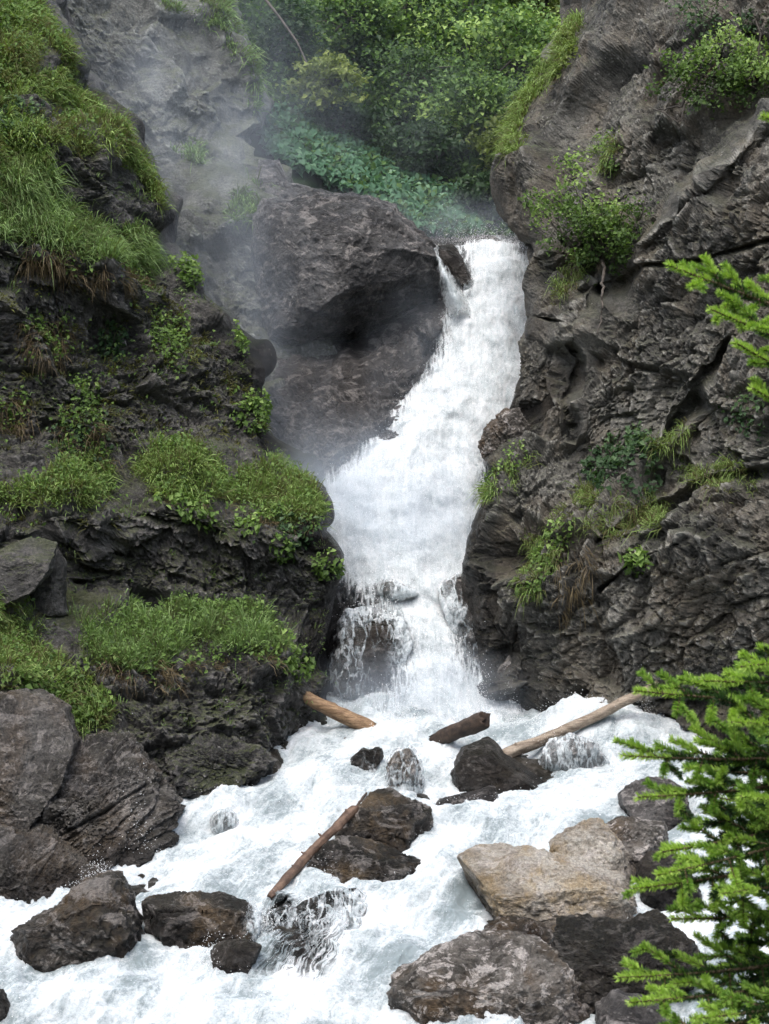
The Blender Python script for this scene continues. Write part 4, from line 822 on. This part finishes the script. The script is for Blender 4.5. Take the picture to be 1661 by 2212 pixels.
UL = [[(0, 130), (30, 60), (95, 20), (125, 65), (175, 145), (180, 180), (150, 165), (100, 90), (60, 150), (0, 200)],
      [(0, 190), (60, 150), (110, 165), (165, 185), (215, 215), (262, 270), (300, 330), (345, 410), (355, 455), (330, 430), (290, 370), (230, 345), (150, 320), (95, 300), (150, 250), (110, 215), (50, 215), (0, 260)],
      [(0, 20), (60, 0), (100, 0), (95, 30), (40, 60), (0, 100)],
      [(0, 270), (60, 240), (110, 250), (90, 300), (110, 350), (60, 380), (0, 370)]]
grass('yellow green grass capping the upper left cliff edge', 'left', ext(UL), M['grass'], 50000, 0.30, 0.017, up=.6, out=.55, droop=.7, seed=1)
ML = [[(0, 420), (60, 400), (130, 440), (190, 500), (240, 490), (300, 500), (325, 560), (330, 600), (270, 560), (200, 560), (120, 540), (60, 520), (0, 500)], [(0, 380), (80, 360), (115, 390), (90, 430), (0, 440)]]
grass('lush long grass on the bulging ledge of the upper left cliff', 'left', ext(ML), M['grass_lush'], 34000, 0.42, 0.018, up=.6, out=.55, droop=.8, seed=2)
LL = [[(290, 1010), (330, 965), (400, 950), (450, 985), (500, 1020), (560, 1010), (600, 990), (650, 1015), (685, 1060), (700, 1110), (640, 1130), (560, 1100), (480, 1080), (400, 1090), (320, 1060)],
      [(0, 1060), (80, 1050), (150, 1000), (210, 960), (230, 1020), (260, 1060), (180, 1090), (60, 1090), (0, 1090)]]
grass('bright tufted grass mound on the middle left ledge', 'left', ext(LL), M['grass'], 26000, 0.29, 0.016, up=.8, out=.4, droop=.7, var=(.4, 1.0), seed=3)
BL = [[(160, 1370), (230, 1320), (330, 1310), (400, 1300), (440, 1320), (520, 1300), (590, 1330), (620, 1400), (590, 1420), (500, 1400), (400, 1400), (350, 1440), (260, 1440), (190, 1430)]]
grass('tall thin grass along the lower left ledge', 'left', BL, M['grass_lush'], 18000, 0.30, 0.015, up=1.0, out=.3, droop=.5, seed=4)
CL = [[(0, 1250), (40, 1260), (60, 1330), (90, 1390), (130, 1450), (200, 1460), (240, 1500), (230, 1550), (180, 1590), (100, 1590), (60, 1530), (0, 1500)]]
grass('dense grass hanging over the lower left slab', 'left', ext(CL), M['grass'], 18000, 0.32, 0.016, up=.7, out=.5, droop=.8, seed=5)
grass('scattered small grass tufts and moss on every shelf of the left cliff', 'left', [[(-130, 100), (120, 100), (330, 420), (560, 850), (690, 1100), (720, 1450), (600, 1600), (250, 1650), (-130, 1500)]], M['grass_lush'], 7000, 0.16, 0.016, up=.6, out=.5, droop=.8, minz=.38, seed=14, tuft=14, rad=.09)
HANG = [[(20, 520), (120, 540), (210, 560), (300, 580), (335, 620), (320, 660), (250, 620), (150, 600), (60, 580)], [(300, 1060), (420, 1090), (560, 1100), (680, 1120), (690, 1150), (600, 1140), (480, 1110), (360, 1090)], [(200, 1420), (300, 1440), (420, 1420), (560, 1410), (600, 1430), (500, 1440), (350, 1480), (240, 1460)], [(120, 900), (220, 900), (230, 1000), (130, 1010)], [(40, 700), (150, 690), (140, 780), (60, 790)], [(0, 880), (60, 860), (70, 930), (0, 940)]]
grass('dry straw coloured grass hanging below the left ledges', 'left', ext(HANG), M['straw'], 5000, 0.26, 0.012, up=-.35, out=.6, droop=.9, spread=.5, minz=-1, seed=6)
MOSS = [[(0, 600), (330, 600), (420, 700), (520, 800), (560, 900), (600, 1000), (400, 960), (300, 950), (0, 1000)], [(100, 700), (400, 660), (420, 800), (220, 900)], [(0, 1000), (300, 1080), (250, 1130), (0, 1150)], [(150, 820), (220, 820), (230, 1020), (120, 1020)], [(320, 680), (400, 690), (390, 820), (340, 780)]]
grass('short moss and sedge specks on the dark left rock face', 'left', ext(MOSS), M['moss'], 7000, 0.12, 0.02, up=.3, out=.8, droop=.7, minz=0.12, seed=7)
RG = [[(1220, 0), (1240, 60), (1230, 130), (1180, 190), (1130, 240), (1110, 310), (1093, 330), (1100, 260), (1150, 180), (1190, 90)], [(1150, 1150), (1220, 1100), (1240, 1140), (1210, 1200), (1180, 1260), (1130, 1320), (1120, 1290)], [(1040, 1080), (1090, 1000), (1140, 955), (1150, 985), (1110, 1040), (1060, 1090)], [(1210, 560), (1260, 540), (1290, 580), (1240, 620), (1200, 660)], [(1240, 1050), (1420, 1060), (1440, 1130), (1330, 1170), (1250, 1140)], [(1280, 300), (1330, 290), (1340, 360), (1290, 380)], [(1400, 960), (1470, 900), (1500, 930), (1420, 990)], [(1440, 1010), (1650, 1000), (1661, 1040), (1560, 1070)]]
grass('green and yellow grass tufts clinging to the right cliff', 'right', RG, M['grass'], 9000, 0.26, 0.016, up=.3, out=.6, droop=1.0, minz=-1, seed=8)
grass('bright yellow green grass fringe on the brow of the right cliff', 'right', [[(1215, -20), (1250, 0), (1245, 90), (1215, 150), (1165, 205), (1125, 260), (1120, 330), (1090, 340), (1095, 260), (1140, 190), (1180, 110), (1200, 50)]], M['grass'], 9000, 0.30, 0.018, up=.5, out=.5, droop=.8, var=(.5, 1.0), minz=-1, seed=12)
RS = [[(1190, 1180), (1290, 1190), (1270, 1330), (1200, 1330)], [(1340, 1060), (1400, 1070), (1390, 1130), (1340, 1130)], [(1190, 170), (1230, 160), (1220, 260), (1190, 270)], [(1440, 150), (1560, 150), (1540, 200), (1440, 190)]]
grass('brown hanging dead grass on the right cliff', 'right', RS, M['straw'], 700, 0.28, 0.012, up=-.6, out=.4, droop=.9, spread=.35, minz=-1, seed=9)
grass('pale misty grass on the brow of the back cliff', 'back', [[(230, 0), (240, 0), (262, 60), (285, 90)], [(470, 40), (520, 80), (560, 160), (565, 250), (540, 230), (530, 150), (480, 90)], [(330, 0), (510, 0), (520, 60), (430, 60)], [(480, 420), (560, 400), (560, 470), (500, 480)], [(350, 330), (450, 300), (430, 360)]], M['grass_lush'], 5000, 0.34, 0.024, up=.5, out=.6, droop=.8, minz=-1, seed=10)

HB = []
for key, polys, n in (('left', ext(UL), 5600), ('left', ext(ML), 2500), ('left', ext(LL), 2600), ('left', BL, 1500), ('left', ext(CL), 1800), ('left', ext(HANG), 1500), ('left', ext(MOSS), 1100)):
    for p in polys:
        P, N = spots(key, p, int(n / len(polys)), -.2, .6, 40 + len(HB))
        if len(P): HB.append(leaves(P + N * rng.uniform(.03, .22, (len(P), 1)) + np.array([0, 0, 1]) * rng.uniform(0, .2, (len(P), 1)), .075, N * .5 + np.array([0, -.3, .7]), .6, vbase=.45))
put('ground_herbs', HB, M['leaf_herb'], kind='stuff', label='small leafy herbs and weeds mixed into the grass of the left cliff')
# broad-leaved plants and shrubs, each one plant
def herb(name, label, key, poly, n, size, mat, cat='plant', lift=0.16, spread=0.6, group=None, stems=True, aspect=.8):
    n = int(n * 1.6); P, N = spots(key, poly, n, -1.0, 0.2)
    if not len(P): return
    base = P.mean(0)
    P = P + N * rng.uniform(0.02, lift, (n, 1)) + np.array([0, 0, 1]) * rng.uniform(0, lift, (n, 1))
    root = empty(name, tuple(base), label, cat, group)
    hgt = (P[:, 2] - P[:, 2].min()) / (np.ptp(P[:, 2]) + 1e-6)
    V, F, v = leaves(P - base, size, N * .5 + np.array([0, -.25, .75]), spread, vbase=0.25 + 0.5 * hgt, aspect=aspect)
    add('foliage', mesh_np('foliage', V, F, False, {'var': v}), mat, root)
    if stems:
        parts = []
        for k in range(min(9, n)):
            p = P[k] - base
            parts.append(tube(np.array([p * .2 + N[k] * -.03, p * .6, p]), [.010, .008, .004], 4, cap=False))
        V, F = join(parts); add('stem', mesh_np('stem', V, F, False), M['bark'], root)
    return root
LP = 'leafy plants on the left cliff'
for nm, lb, poly, n, sz, mt in (
    ('leafy_plant', 'bright leafy plant on the skyline step of the upper left cliff', [(360, 520), (400, 510), (425, 560), (430, 620), (395, 630), (365, 580)], 170, .10, 'leaf_herb'),
    ('leafy_plant', 'small rounded plant alone on the cliff edge beside the mist', [(498, 705), (525, 700), (532, 740), (525, 775), (505, 760)], 90, .10, 'leaf_herb'),
    ('leafy_plant', 'round bright green bush on the cliff edge above the grass mound', [(500, 900), (530, 855), (570, 850), (588, 890), (570, 940), (520, 940)], 260, .10, 'leaf_herb'),
    ('leafy_plant', 'blue green plant in a crevice of the dark left wall', [(200, 720), (240, 700), (275, 720), (265, 770), (220, 785)], 130, .10, 'leaf_dark'),
    ('leafy_plant', 'drooping yellow green plant below the skyline step', [(320, 690), (390, 690), (402, 740), (400, 820), (360, 800), (330, 740)], 190, .08, 'leaf_herb'),
    ('leafy_plant', 'trailing plant with pale leaves dangling under the long grass ledge', [(160, 810), (215, 800), (215, 880), (180, 930), (160, 880)], 130, .09, 'leaf_herb'),
    ('leafy_plant', 'sparse creeper above the left end of the grass mound', [(110, 930), (220, 900), (250, 1000), (150, 1020), (105, 990)], 170, .08, 'leaf_dark'),
    ('leafy_plant', 'large leaved plant hanging from the left part of the grass mound', [(330, 1060), (400, 1070), (460, 1100), (460, 1150), (430, 1150), (380, 1110), (330, 1090)], 150, .12, 'leaf_herb'),
    ('leafy_plant', 'small leaf cluster dangling below the middle of the grass mound', [(505, 1120), (560, 1120), (560, 1165), (515, 1175)], 80, .11, 'leaf_herb'),
    ('leafy_plant', 'dark leafy plant under the outer end of the grass mound', [(590, 1110), (680, 1120), (670, 1190), (610, 1180)], 130, .11, 'leaf_dark'),
    ('leafy_plant', 'bright green rosette on the dark overhang', [(575, 1170), (625, 1165), (640, 1200), (610, 1215), (575, 1200)], 80, .10, 'leaf_herb'),
    ('leafy_plant', 'leaf rosette at the very tip of the cliff beside the falls', [(675, 1215), (720, 1205), (738, 1230), (725, 1250), (685, 1252)], 110, .10, 'leaf_herb'),
    ('leafy_plant', 'large leaved plant trailing off the end of the lower ledge', [(565, 1400), (620, 1390), (670, 1430), (680, 1465), (640, 1470), (590, 1440)], 200, .11, 'leaf_herb'),
    ('leafy_plant', 'dense dark green bush spilling over the lower left slab', [(90, 1480), (170, 1450), (235, 1490), (240, 1530), (200, 1570), (110, 1570)], 420, .11, 'leaf_herb'),
    ('leafy_plant', 'low leafy clump at the left edge above the lower slab', [(0, 1460), (70, 1450), (90, 1500), (60, 1540), (0, 1530)], 220, .11, 'leaf_herb'),
    ('leafy_plant', 'bushy plant in the top left corner of the cliff', [(0, 0), (70, 0), (60, 60), (0, 90)], 350, .11, 'leaf_herb'),
    ('leafy_plant', 'leafy shrub under the first grass step at the left edge', [(0, 220), (90, 230), (80, 330), (0, 350)], 280, .10, 'leaf_dark')):
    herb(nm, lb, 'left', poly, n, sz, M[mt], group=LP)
RP = 'leafy plants on the right cliff'
for nm, lb, poly, n, sz, mt in (
    ('leafy_plant', 'big dark green plant on the mid ledge of the right cliff', [(1250, 1030), (1270, 990), (1320, 950), (1400, 935), (1420, 980), (1425, 1060), (1380, 1090), (1300, 1060)], 420, .12, 'leaf_dark'),
    ('leafy_plant', 'bright green rosette alone on the lower right cliff', [(1340, 1215), (1365, 1200), (1405, 1200), (1410, 1230), (1380, 1250), (1345, 1245)], 70, .15, 'leaf_herb'),
    ('leafy_plant', 'mossy ivy strip on the inner corner of the right cliff', [(1040, 1080), (1080, 1000), (1130, 955), (1145, 980), (1110, 1040), (1060, 1090)], 170, .07, 'leaf_herb'),
    ('leafy_plant', 'drooping yellow green fern over the dark cleft at the right cliff foot', [(1120, 1290), (1150, 1230), (1200, 1140), (1240, 1120), (1230, 1180), (1190, 1250), (1140, 1315)], 300, .09, 'leaf_herb'),
    ('leafy_plant', 'white flowered straggly plant near the right frame edge', [(1560, 880), (1650, 860), (1655, 960), (1600, 950)], 110, .09, 'leaf_dark'),
    ('leafy_plant', 'thin tufted plant on the rock rib of the upper right cliff', [(1290, 300), (1330, 290), (1345, 380), (1300, 400)], 110, .07, 'leaf_herb'),
    ('leafy_plant', 'yellowish plant on the left brow of the upper right cliff', [(1160, 130), (1240, 60), (1250, 130), (1200, 180)], 260, .10, 'leaf_yellow')):
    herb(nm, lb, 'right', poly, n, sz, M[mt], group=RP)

def shrub(name, label, root_px, d, ends, n, size, mat, rad, cat='shrub', group=None):
    """woody shrub: stems from one root to branch ends (1661-wide picture point, distance), leaves round the ends"""
    b0 = at(np.array([root_px[0] * K]), np.array([root_px[1] * K]), np.array([d]))[0]
    root = empty(name, tuple(b0), label, cat, group)
    st, pts, vb = [], [], []
    for (x, y, dd) in ends:
        e = at(np.array([x * K]), np.array([y * K]), np.array([dd]))[0] - b0
        s = np.linspace(0, 1, 7)[:, None]
        c = e * s + np.array([0, 0, -1]) * np.linalg.norm(e) * 0.12 * np.sin(np.pi * s) + 0.05 * rng.normal(size=(7, 3)) * s
        st.append(tube(c, np.linspace(.035, .008, 7), 6, 0.2))
        for _ in range(4):
            k = rng.integers(3, 7); q = c[k] + rng.normal(0, rad * .7, 3); st.append(tube(np.array([c[k], (c[k] + q) / 2, q]), [.01, .007, .003], 4, cap=False))
            m = n // (len(ends) * 4)
            pts.append(q + rng.normal(0, rad * .42, (m, 3))); vb.append(np.clip(np.full(m, .35) + 0.35 * rng.normal(), .1, .8))
    V, F = join(st); add('stem', mesh_np('stem', V, F, True), M['bark'], root)
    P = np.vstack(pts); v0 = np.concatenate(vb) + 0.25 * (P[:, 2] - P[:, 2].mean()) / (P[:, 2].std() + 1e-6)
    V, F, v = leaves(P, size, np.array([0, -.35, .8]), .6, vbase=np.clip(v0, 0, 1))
    add('foliage', mesh_np('foliage', V, F, False, {'var': v}), mat, root)
    return root
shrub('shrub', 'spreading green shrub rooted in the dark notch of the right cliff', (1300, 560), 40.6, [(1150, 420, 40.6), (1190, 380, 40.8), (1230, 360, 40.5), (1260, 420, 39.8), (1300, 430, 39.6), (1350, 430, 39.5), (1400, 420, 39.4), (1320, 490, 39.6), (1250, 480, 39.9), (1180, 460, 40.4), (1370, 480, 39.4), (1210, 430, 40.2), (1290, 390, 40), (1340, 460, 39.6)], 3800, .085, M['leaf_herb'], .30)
shrub('shrub', 'light green bush overhanging the bare soil of the right cliff top', (1640, 170), 39.6, [(1440, 150, 39.6), (1490, 130, 39.6), (1540, 120, 39.3), (1600, 110, 39.0), (1640, 130, 38.8), (1690, 120, 38.6), (1570, 60, 39.6), (1640, 40, 39.4), (1510, 160, 39.4), (1600, 160, 38.9), (1460, 180, 39.4), (1550, 150, 39.2)], 3600, .085, M['leaf_herb'], .32)
shrub('shrub', 'dark bush at the upper right frame corner', (1600, 60), 40.4, [(1540, 20, 40.4), (1600, -10, 40.2), (1660, 10, 40), (1700, 60, 39.6), (1480, -20, 41)], 900, .09, M['leaf_dark'], .35)

# bare roots hanging from the right cliff
def rootlet(label, pts, r, g='bare roots on the right cliff'):
    p = np.array([at(np.array([x * K]), np.array([y * K]), np.array([d]))[0] for x, y, d in pts])
    s = np.linspace(0, len(p) - 1, len(p) * 5); q = np.stack([np.interp(s, np.arange(len(p)), p[:, k]) for k in range(3)], 1)
    q += 0.02 * rng.normal(size=q.shape)
    V, F = tube(q, np.linspace(r, r * .35, len(q)), 6, 0.3)
    add('root', mesh_np('root', V - q[0], F, True), M['bark'], label=label, cat='root', group=g, loc=q[0])
rootlet('bare forked root dangling below the shrub', [(1300, 560, 40.2), (1305, 600, 39.5), (1300, 640, 39.1), (1302, 680, 39), (1290, 720, 38.8)], .04)
rootlet('curved root below the undercut soil of the right cliff', [(1560, 150, 39.6), (1500, 190, 39.6), (1470, 230, 39.7), (1420, 240, 39.9)], .04)
rootlet('thin root looping across the brown soil of the right cliff', [(1540, 200, 39.4), (1490, 215, 39.5), (1465, 260, 39.6), (1400, 230, 40)], .03)

# wood behind the lip
put('undergrowth', [leaves((lambda a: a[0] + a[1] * rng.uniform(.1, .5, (len(a[0]), 1)))(spots('hill', [(430, 0), (1320, -60), (1320, 560), (900, 520), (500, 260)], 16000, -1, .3, 5)), .17, np.array([0, -.4, .7]), .7, vbase=.28)], M['leaf_wood'], kind='stuff', label='dark leafy undergrowth covering the wooded hillside')
Pm, Nm = spots('hill', [(540, 235), (620, 250), (760, 320), (860, 390), (1000, 430), (1040, 520), (900, 520), (800, 450), (640, 380), (560, 330)], 5200, -1, .2, 6)
put('herb_meadow', [leaves(Pm + Nm * rng.uniform(.15, .45, (len(Pm), 1)), .22, np.array([.1, -.45, .7]), .4, vbase=.55, aspect=.8, droop=.35)], M['leaf_fern'], kind='stuff', label='blue green broad leaved herbs on the slope behind the boulder')
def tree(label, x, y, d, rx, ry, n, size, mat, trunk=None, seed=0, lean=0.2, name='broadleaf_tree', vb=.45, group='trees behind the falls'):
    """x, y, rx, ry: crown centre and half extents in the picture (769-wide); trunk goes down to the hillside"""
    c = at(np.array([x]), np.array([y]), np.array([d]))[0]; m = d / FPX
    ax = np.array([rx * m, (rx + ry) * .5 * m, ry * m])
    base = c + np.array([lean * ax[0], ax[1] * .9, -ax[2] * 1.25])
    root = empty(name, tuple(base), label, 'tree', group)
    r = np.random.default_rng(seed)
    nc = 44
    u = r.normal(size=(nc, 3)); u /= np.linalg.norm(u, axis=1, keepdims=True); cen = u * (r.uniform(.25, 1.0, (nc, 1)) ** .6) * ax
    st = []
    s = np.linspace(0, 1, 9)[:, None]; tk = (base - c) * (1 - s) + np.array([0, 0, .5 * ax[2]]) * s + .06 * r.normal(size=(9, 3)) * s
    add('trunk', mesh_np('trunk', *((lambda a: (a[0] + c - base, a[1]))(tube(tk, np.linspace(.14, .03, 9), 7, .2))), True), M['bark'], root)
    for k in range(0, nc, 3):
        a = tk[r.integers(3, 8)]; st.append(tube(np.array([a, (a + cen[k]) / 2 + [0, 0, .1], cen[k]]), [.05, .03, .01], 5, cap=False))
    V, F = join(st); add('limb', mesh_np('limb', V + c - base, F, True), M['bark'], root)
    per = n // nc; P, vv = [], []
    for k in range(nc):
        rad = r.uniform(.10, .24) * ax.mean() * 1.25
        P.append(cen[k] + r.normal(0, 1, (per, 3)) * rad * np.array([1.15, 1.0, .55])); vv.append(np.full(per, np.clip(vb + r.normal(0, .24), 0, 1)))
    V, F, v = leaves(np.vstack(P) + c - base, size, np.array([0, -.35, .8]), .55, vbase=np.concatenate(vv))
    add('crown', mesh_np('crown', V, F, False, {'var': v}), mat, root)
for i, (lb, x, y, d, rx, ry, n, mt, vb) in enumerate((  # low vb also puts the wood's deep shadows into the leaf colour
    ('bright green tree against the edge of the right cliff', 520, 62, 57, 55, 58, 5200, 'leaf_wood', .6),
    ('full green tree at the top centre of the wood', 465, 25, 60, 62, 55, 5200, 'leaf_wood', .55),
    ('mid green tree at the top of the wood left of centre', 405, 15, 61, 58, 48, 4600, 'leaf_wood', .5),
    ('darker tree below the top centre crowns', 420, 85, 57, 55, 40, 4400, 'leaf_wood', .35),
    ('tree at the top beside the back cliff gap', 345, 20, 59, 45, 40, 3400, 'leaf_wood', .4),
    ('yellow green maple with an arching bough over the herb slope', 330, 82, 54, 34, 26, 1700, 'leaf_yellow', .55),
    ('dark misty tree next to the back cliff brow', 288, 45, 57, 32, 46, 2400, 'leaf_dark', .3),
    ('spreading green tree in the middle right of the wood', 478, 105, 55, 50, 36, 4200, 'leaf_wood', .55),
    ('light green bush right against the dark cliff brow', 508, 148, 53.4, 30, 30, 2200, 'leaf_yellow', .35),
    ('dark shaded bush above the herb slope', 425, 150, 54, 42, 26, 2600, 'leaf_dark', .3),
    ('low dark bush just above the river lip', 490, 192, 52.4, 34, 22, 2200, 'leaf_dark', .4),
    ('shaded thicket under the maple', 345, 125, 55, 46, 24, 2600, 'leaf_dark', .25),
    ('yellowish tree in the top right of the wood', 545, 10, 59, 38, 44, 3000, 'leaf_yellow', .3))):
    tree(lb, x, y, d, rx, ry, n, .15 if mt != 'leaf_yellow' else .16, M[mt], seed=100 + i, vb=vb)
# arching bare bough of the maple
bp = np.array([at(np.array([x]), np.array([y]), np.array([d]))[0] for x, y, d in ((258, -10, 55), (280, 18, 54.6), (297, 42, 54.2), (308, 66, 54), (325, 80, 53.8))])
V, F = tube(bp, np.linspace(.05, .015, 5), 6, .2); add('bough', mesh_np('bough', V - bp[0], F, True), M['bark'], label='pale bare bough arching down from the top beside the back cliff', cat='branch', loc=bp[0])

# ------------------------------------------------------------------ spruce in the foreground
def spruce():
    base = np.array([1.62, 5.4, -3.35])
    root = empty('spruce_tree', tuple(base), 'bright green spruce reaching in from the right in front of everything', 'tree')
    top = np.array([1.52, 5.4, 1.6])
    s = np.linspace(0, 1, 12)[:, None]
    V, F = tube((top - base) * s, np.linspace(.10, .03, 12), 10, .2); add('trunk', mesh_np('trunk', V, F, True), M['log_dark'], root)
    def needles(A, B, ln, young, dens):
        L = np.linalg.norm(B - A); n = max(8, int(L * dens)); u = rng.random(n)
        P = A + (B - A) * u[:, None]; ax = (B - A) / (L + 1e-9)
        rd = rng.normal(size=(n, 3)); rd -= (rd @ ax)[:, None] * ax; rd /= np.linalg.norm(rd, axis=1, keepdims=True) + 1e-9
        rd[:, 2] = rd[:, 2] * .8 + .15
        d = rd * .8 + ax * rng.uniform(.45, .8, (n, 1)); d /= np.linalg.norm(d, axis=1, keepdims=True)
        l = 1.3 * ln * rng.uniform(.75, 1.1, n) * np.clip(1.25 - .5 * u ** 4, .5, 1)
        sd = np.cross(d, rng.normal(size=(n, 3))); sd /= np.linalg.norm(sd, axis=1, keepdims=True) + 1e-9
        wd = .0013
        V = np.stack([P - sd * wd, P + sd * wd, P + d * (l * .7)[:, None] + sd * wd * .9, P + d * l[:, None], P + d * (l * .7)[:, None] - sd * wd * .9], 1)
        v = np.clip(young + rng.normal(0, .07, n), 0, 1)
        vv = np.repeat(v, 5)
        F = (np.array([[0, 1, 2], [0, 2, 4], [4, 2, 3]])[None] + 5 * np.arange(n)[:, None, None]).reshape(-1, 3)
        return V.reshape(-1, 3), F, vv
    def branch(start, tip, spread, flat, dens=1.0, sag=0.05, nlat=9, old=0.0):
        zt = np.clip((start[2] - base[2]) / (top[2] - base[2]), .02, .97); S = (top - base) * zt; T = np.array(tip) - base
        n = 14; s = np.linspace(0, 1, n)[:, None]
        ax = S + (T - S) * s + np.array([0, 0, -1]) * sag * np.sin(np.pi * s) 
        wood, nd = [tube(ax, np.linspace(.011, .0025, n), 6)], []
        dirn = (T - S) / np.linalg.norm(T - S); side = np.cross(dirn, flat); side /= np.linalg.norm(side)
        Lb = np.linalg.norm(T - S)
        def pt(u): return np.array([np.interp(u, s[:, 0], ax[:, k]) for k in range(3)])
        for k in range(n - 1):
            u = k / (n - 1)
            if u > .25: nd.append(needles(ax[k], ax[k + 1], .017, .92 if u > .80 else .16 - old, 2100 * dens))
        nk = int(nlat * 1.35)
        for k in range(nk):
            u = .18 + .76 * (k + rng.random() * .6) / nk; sg = 1 if k % 2 else -1
            ll = spread * (1 - u) ** .8 * rng.uniform(.75, 1.15) + .035
            p = pt(u); q = p + dirn * ll * .62 + side * sg * ll * .78 + np.array([0, 0, 1]) * ll * rng.normal(-.05, .16)
            wood.append(tube(np.array([p, (p + q) / 2, q]), [.004, .003, .0015], 4, cap=False))
            yl = min(.085, ll * .7); c = q + (p - q) / np.linalg.norm(q - p) * yl
            nd.append(needles(p, c, .015, max(.02, .16 - old + .1 * rng.random()), 2100 * dens)); nd.append(needles(c, q, .0165, .95 - .25 * rng.random() - old * .6, 3300 * dens))
            m = int(ll / .075)
            for j in range(m):
                w = .25 + .65 * (j + rng.random()) / max(m, 1); sg2 = 1 if j % 2 else -1
                l2 = (ll * (1 - w) * .6 + .045) * rng.uniform(.7, 1.2); p2 = p + (q - p) * w
                dl = (q - p) / ll; s2 = np.cross(dl, flat); s2 /= np.linalg.norm(s2)
                q2 = p2 + dl * l2 * .7 + s2 * sg2 * l2 * .7 + np.array([0, 0, 1]) * l2 * rng.normal(0, .2)
                wood.append(tube(np.array([p2, q2]), [.0025, .0012], 3, cap=False))
                nd.append(needles(p2, q2, .0155, (.92 if rng.random() < .72 else .2) - .2 * rng.random() - old * .5, 3100 * dens))
        V, F = join(wood); b = add('branch', mesh_np('branch', V, F, False), M['twig'], root)
        V, F, v = merge(nd); add('needles', mesh_np('needles', V, F, False, {'var': v}), M['needle'], b, kind='stuff')
    fl = np.array([0.1, -.45, 1.0])
    def A(x, y, d): return at(np.array([x * K]), np.array([y * K]), np.array([d]))[0]
    # upper sprays
    branch(A(1960, 800, 5.3), A(1442, 572, 5.0), .26, np.array([0, -.8, .6]), .95, .0, 12)
    branch(A(1960, 880, 5.3), A(1535, 668, 4.9), .20, fl, .95, .0, 9)
    branch(A(1960, 1000, 5.2), A(1588, 740, 4.8), .20, fl, .95, .0, 9)
    branch(A(1960, 1080, 5.3), A(1625, 838, 4.8), .18, fl, .95, .0, 8)
    branch(A(1960, 420, 5.3), A(1646, 250, 5.1), .10, fl, .9, .0, 5)
    # lower sprays, top to bottom
    for x0, y0, d0, x1, y1, d1, spd, nl, old in (
        (2000, 1500, 5.4, 1372, 1492, 5.0, .26, 12, 0), (2000, 1420, 5.5, 1520, 1470, 4.8, .22, 9, 0.0), (2000, 1330, 5.4, 1600, 1440, 4.7, .20, 8, 0),
        (2000, 1600, 5.5, 1345, 1632, 5.1, .26, 12, .06), (2000, 1620, 5.6, 1480, 1660, 5.5, .26, 9, .22), (2000, 1640, 5.4, 1378, 1722, 5.0, .26, 12, 0.0), (2000, 1720, 5.6, 1500, 1780, 5.4, .28, 9, .15),
        (2000, 1700, 5.4, 1430, 1840, 4.9, .28, 11, 0.05), (2000, 1800, 5.4, 1368, 1920, 4.9, .30, 12, 0.0), (2000, 1760, 5.2, 1420, 1890, 4.7, .24, 10, .0), (2000, 1900, 5.6, 1450, 1985, 5.2, .26, 9, .1),
        (2000, 1960, 5.6, 1560, 2040, 5.5, .22, 7, .3), (2000, 2010, 5.6, 1520, 2090, 5.5, .20, 7, .34),
        (2000, 2080, 5.3, 1335, 2112, 4.8, .28, 12, 0), (2000, 2150, 5.2, 1360, 2165, 4.7, .26, 10, 0.0), (2000, 2210, 5.2, 1420, 2230, 4.7, .28, 9, .05), (2000, 1560, 5.2, 1580, 1560, 4.6, .22, 8, .1), (2000, 1860, 5.3, 1560, 1930, 4.7, .26, 8, .12), (2000, 2250, 5.0, 1500, 2200, 4.5, .24, 8, .05), (2000, 1700, 5.8, 1540, 1720, 5.8, .28, 9, .3), (2000, 1560, 5.8, 1500, 1600, 5.8, .28, 9, .3), (2000, 1780, 5.1, 1600, 1720, 4.6, .22, 8, 0.0)):
        branch(A(x0, y0, d0), A(x1, y1, d1), spd, fl, 0.85, .03, nl, old)
    # the sides turned away from the picture
    for k in range(22):
        z = -3.0 + 4.3 * (k + .5) / 22; ang = R(-75 + (k * 67) % 180); ln = .95 - .12 * (z + 3) / 1.0 * .5
        st = np.array([1.57, 5.4, z]); branch(st, st + np.array([math.cos(ang) * ln, math.sin(ang) * ln, -.12]), .24, np.array([0, 0, 1.0]), .4, .03, 8, .05)
spruce()
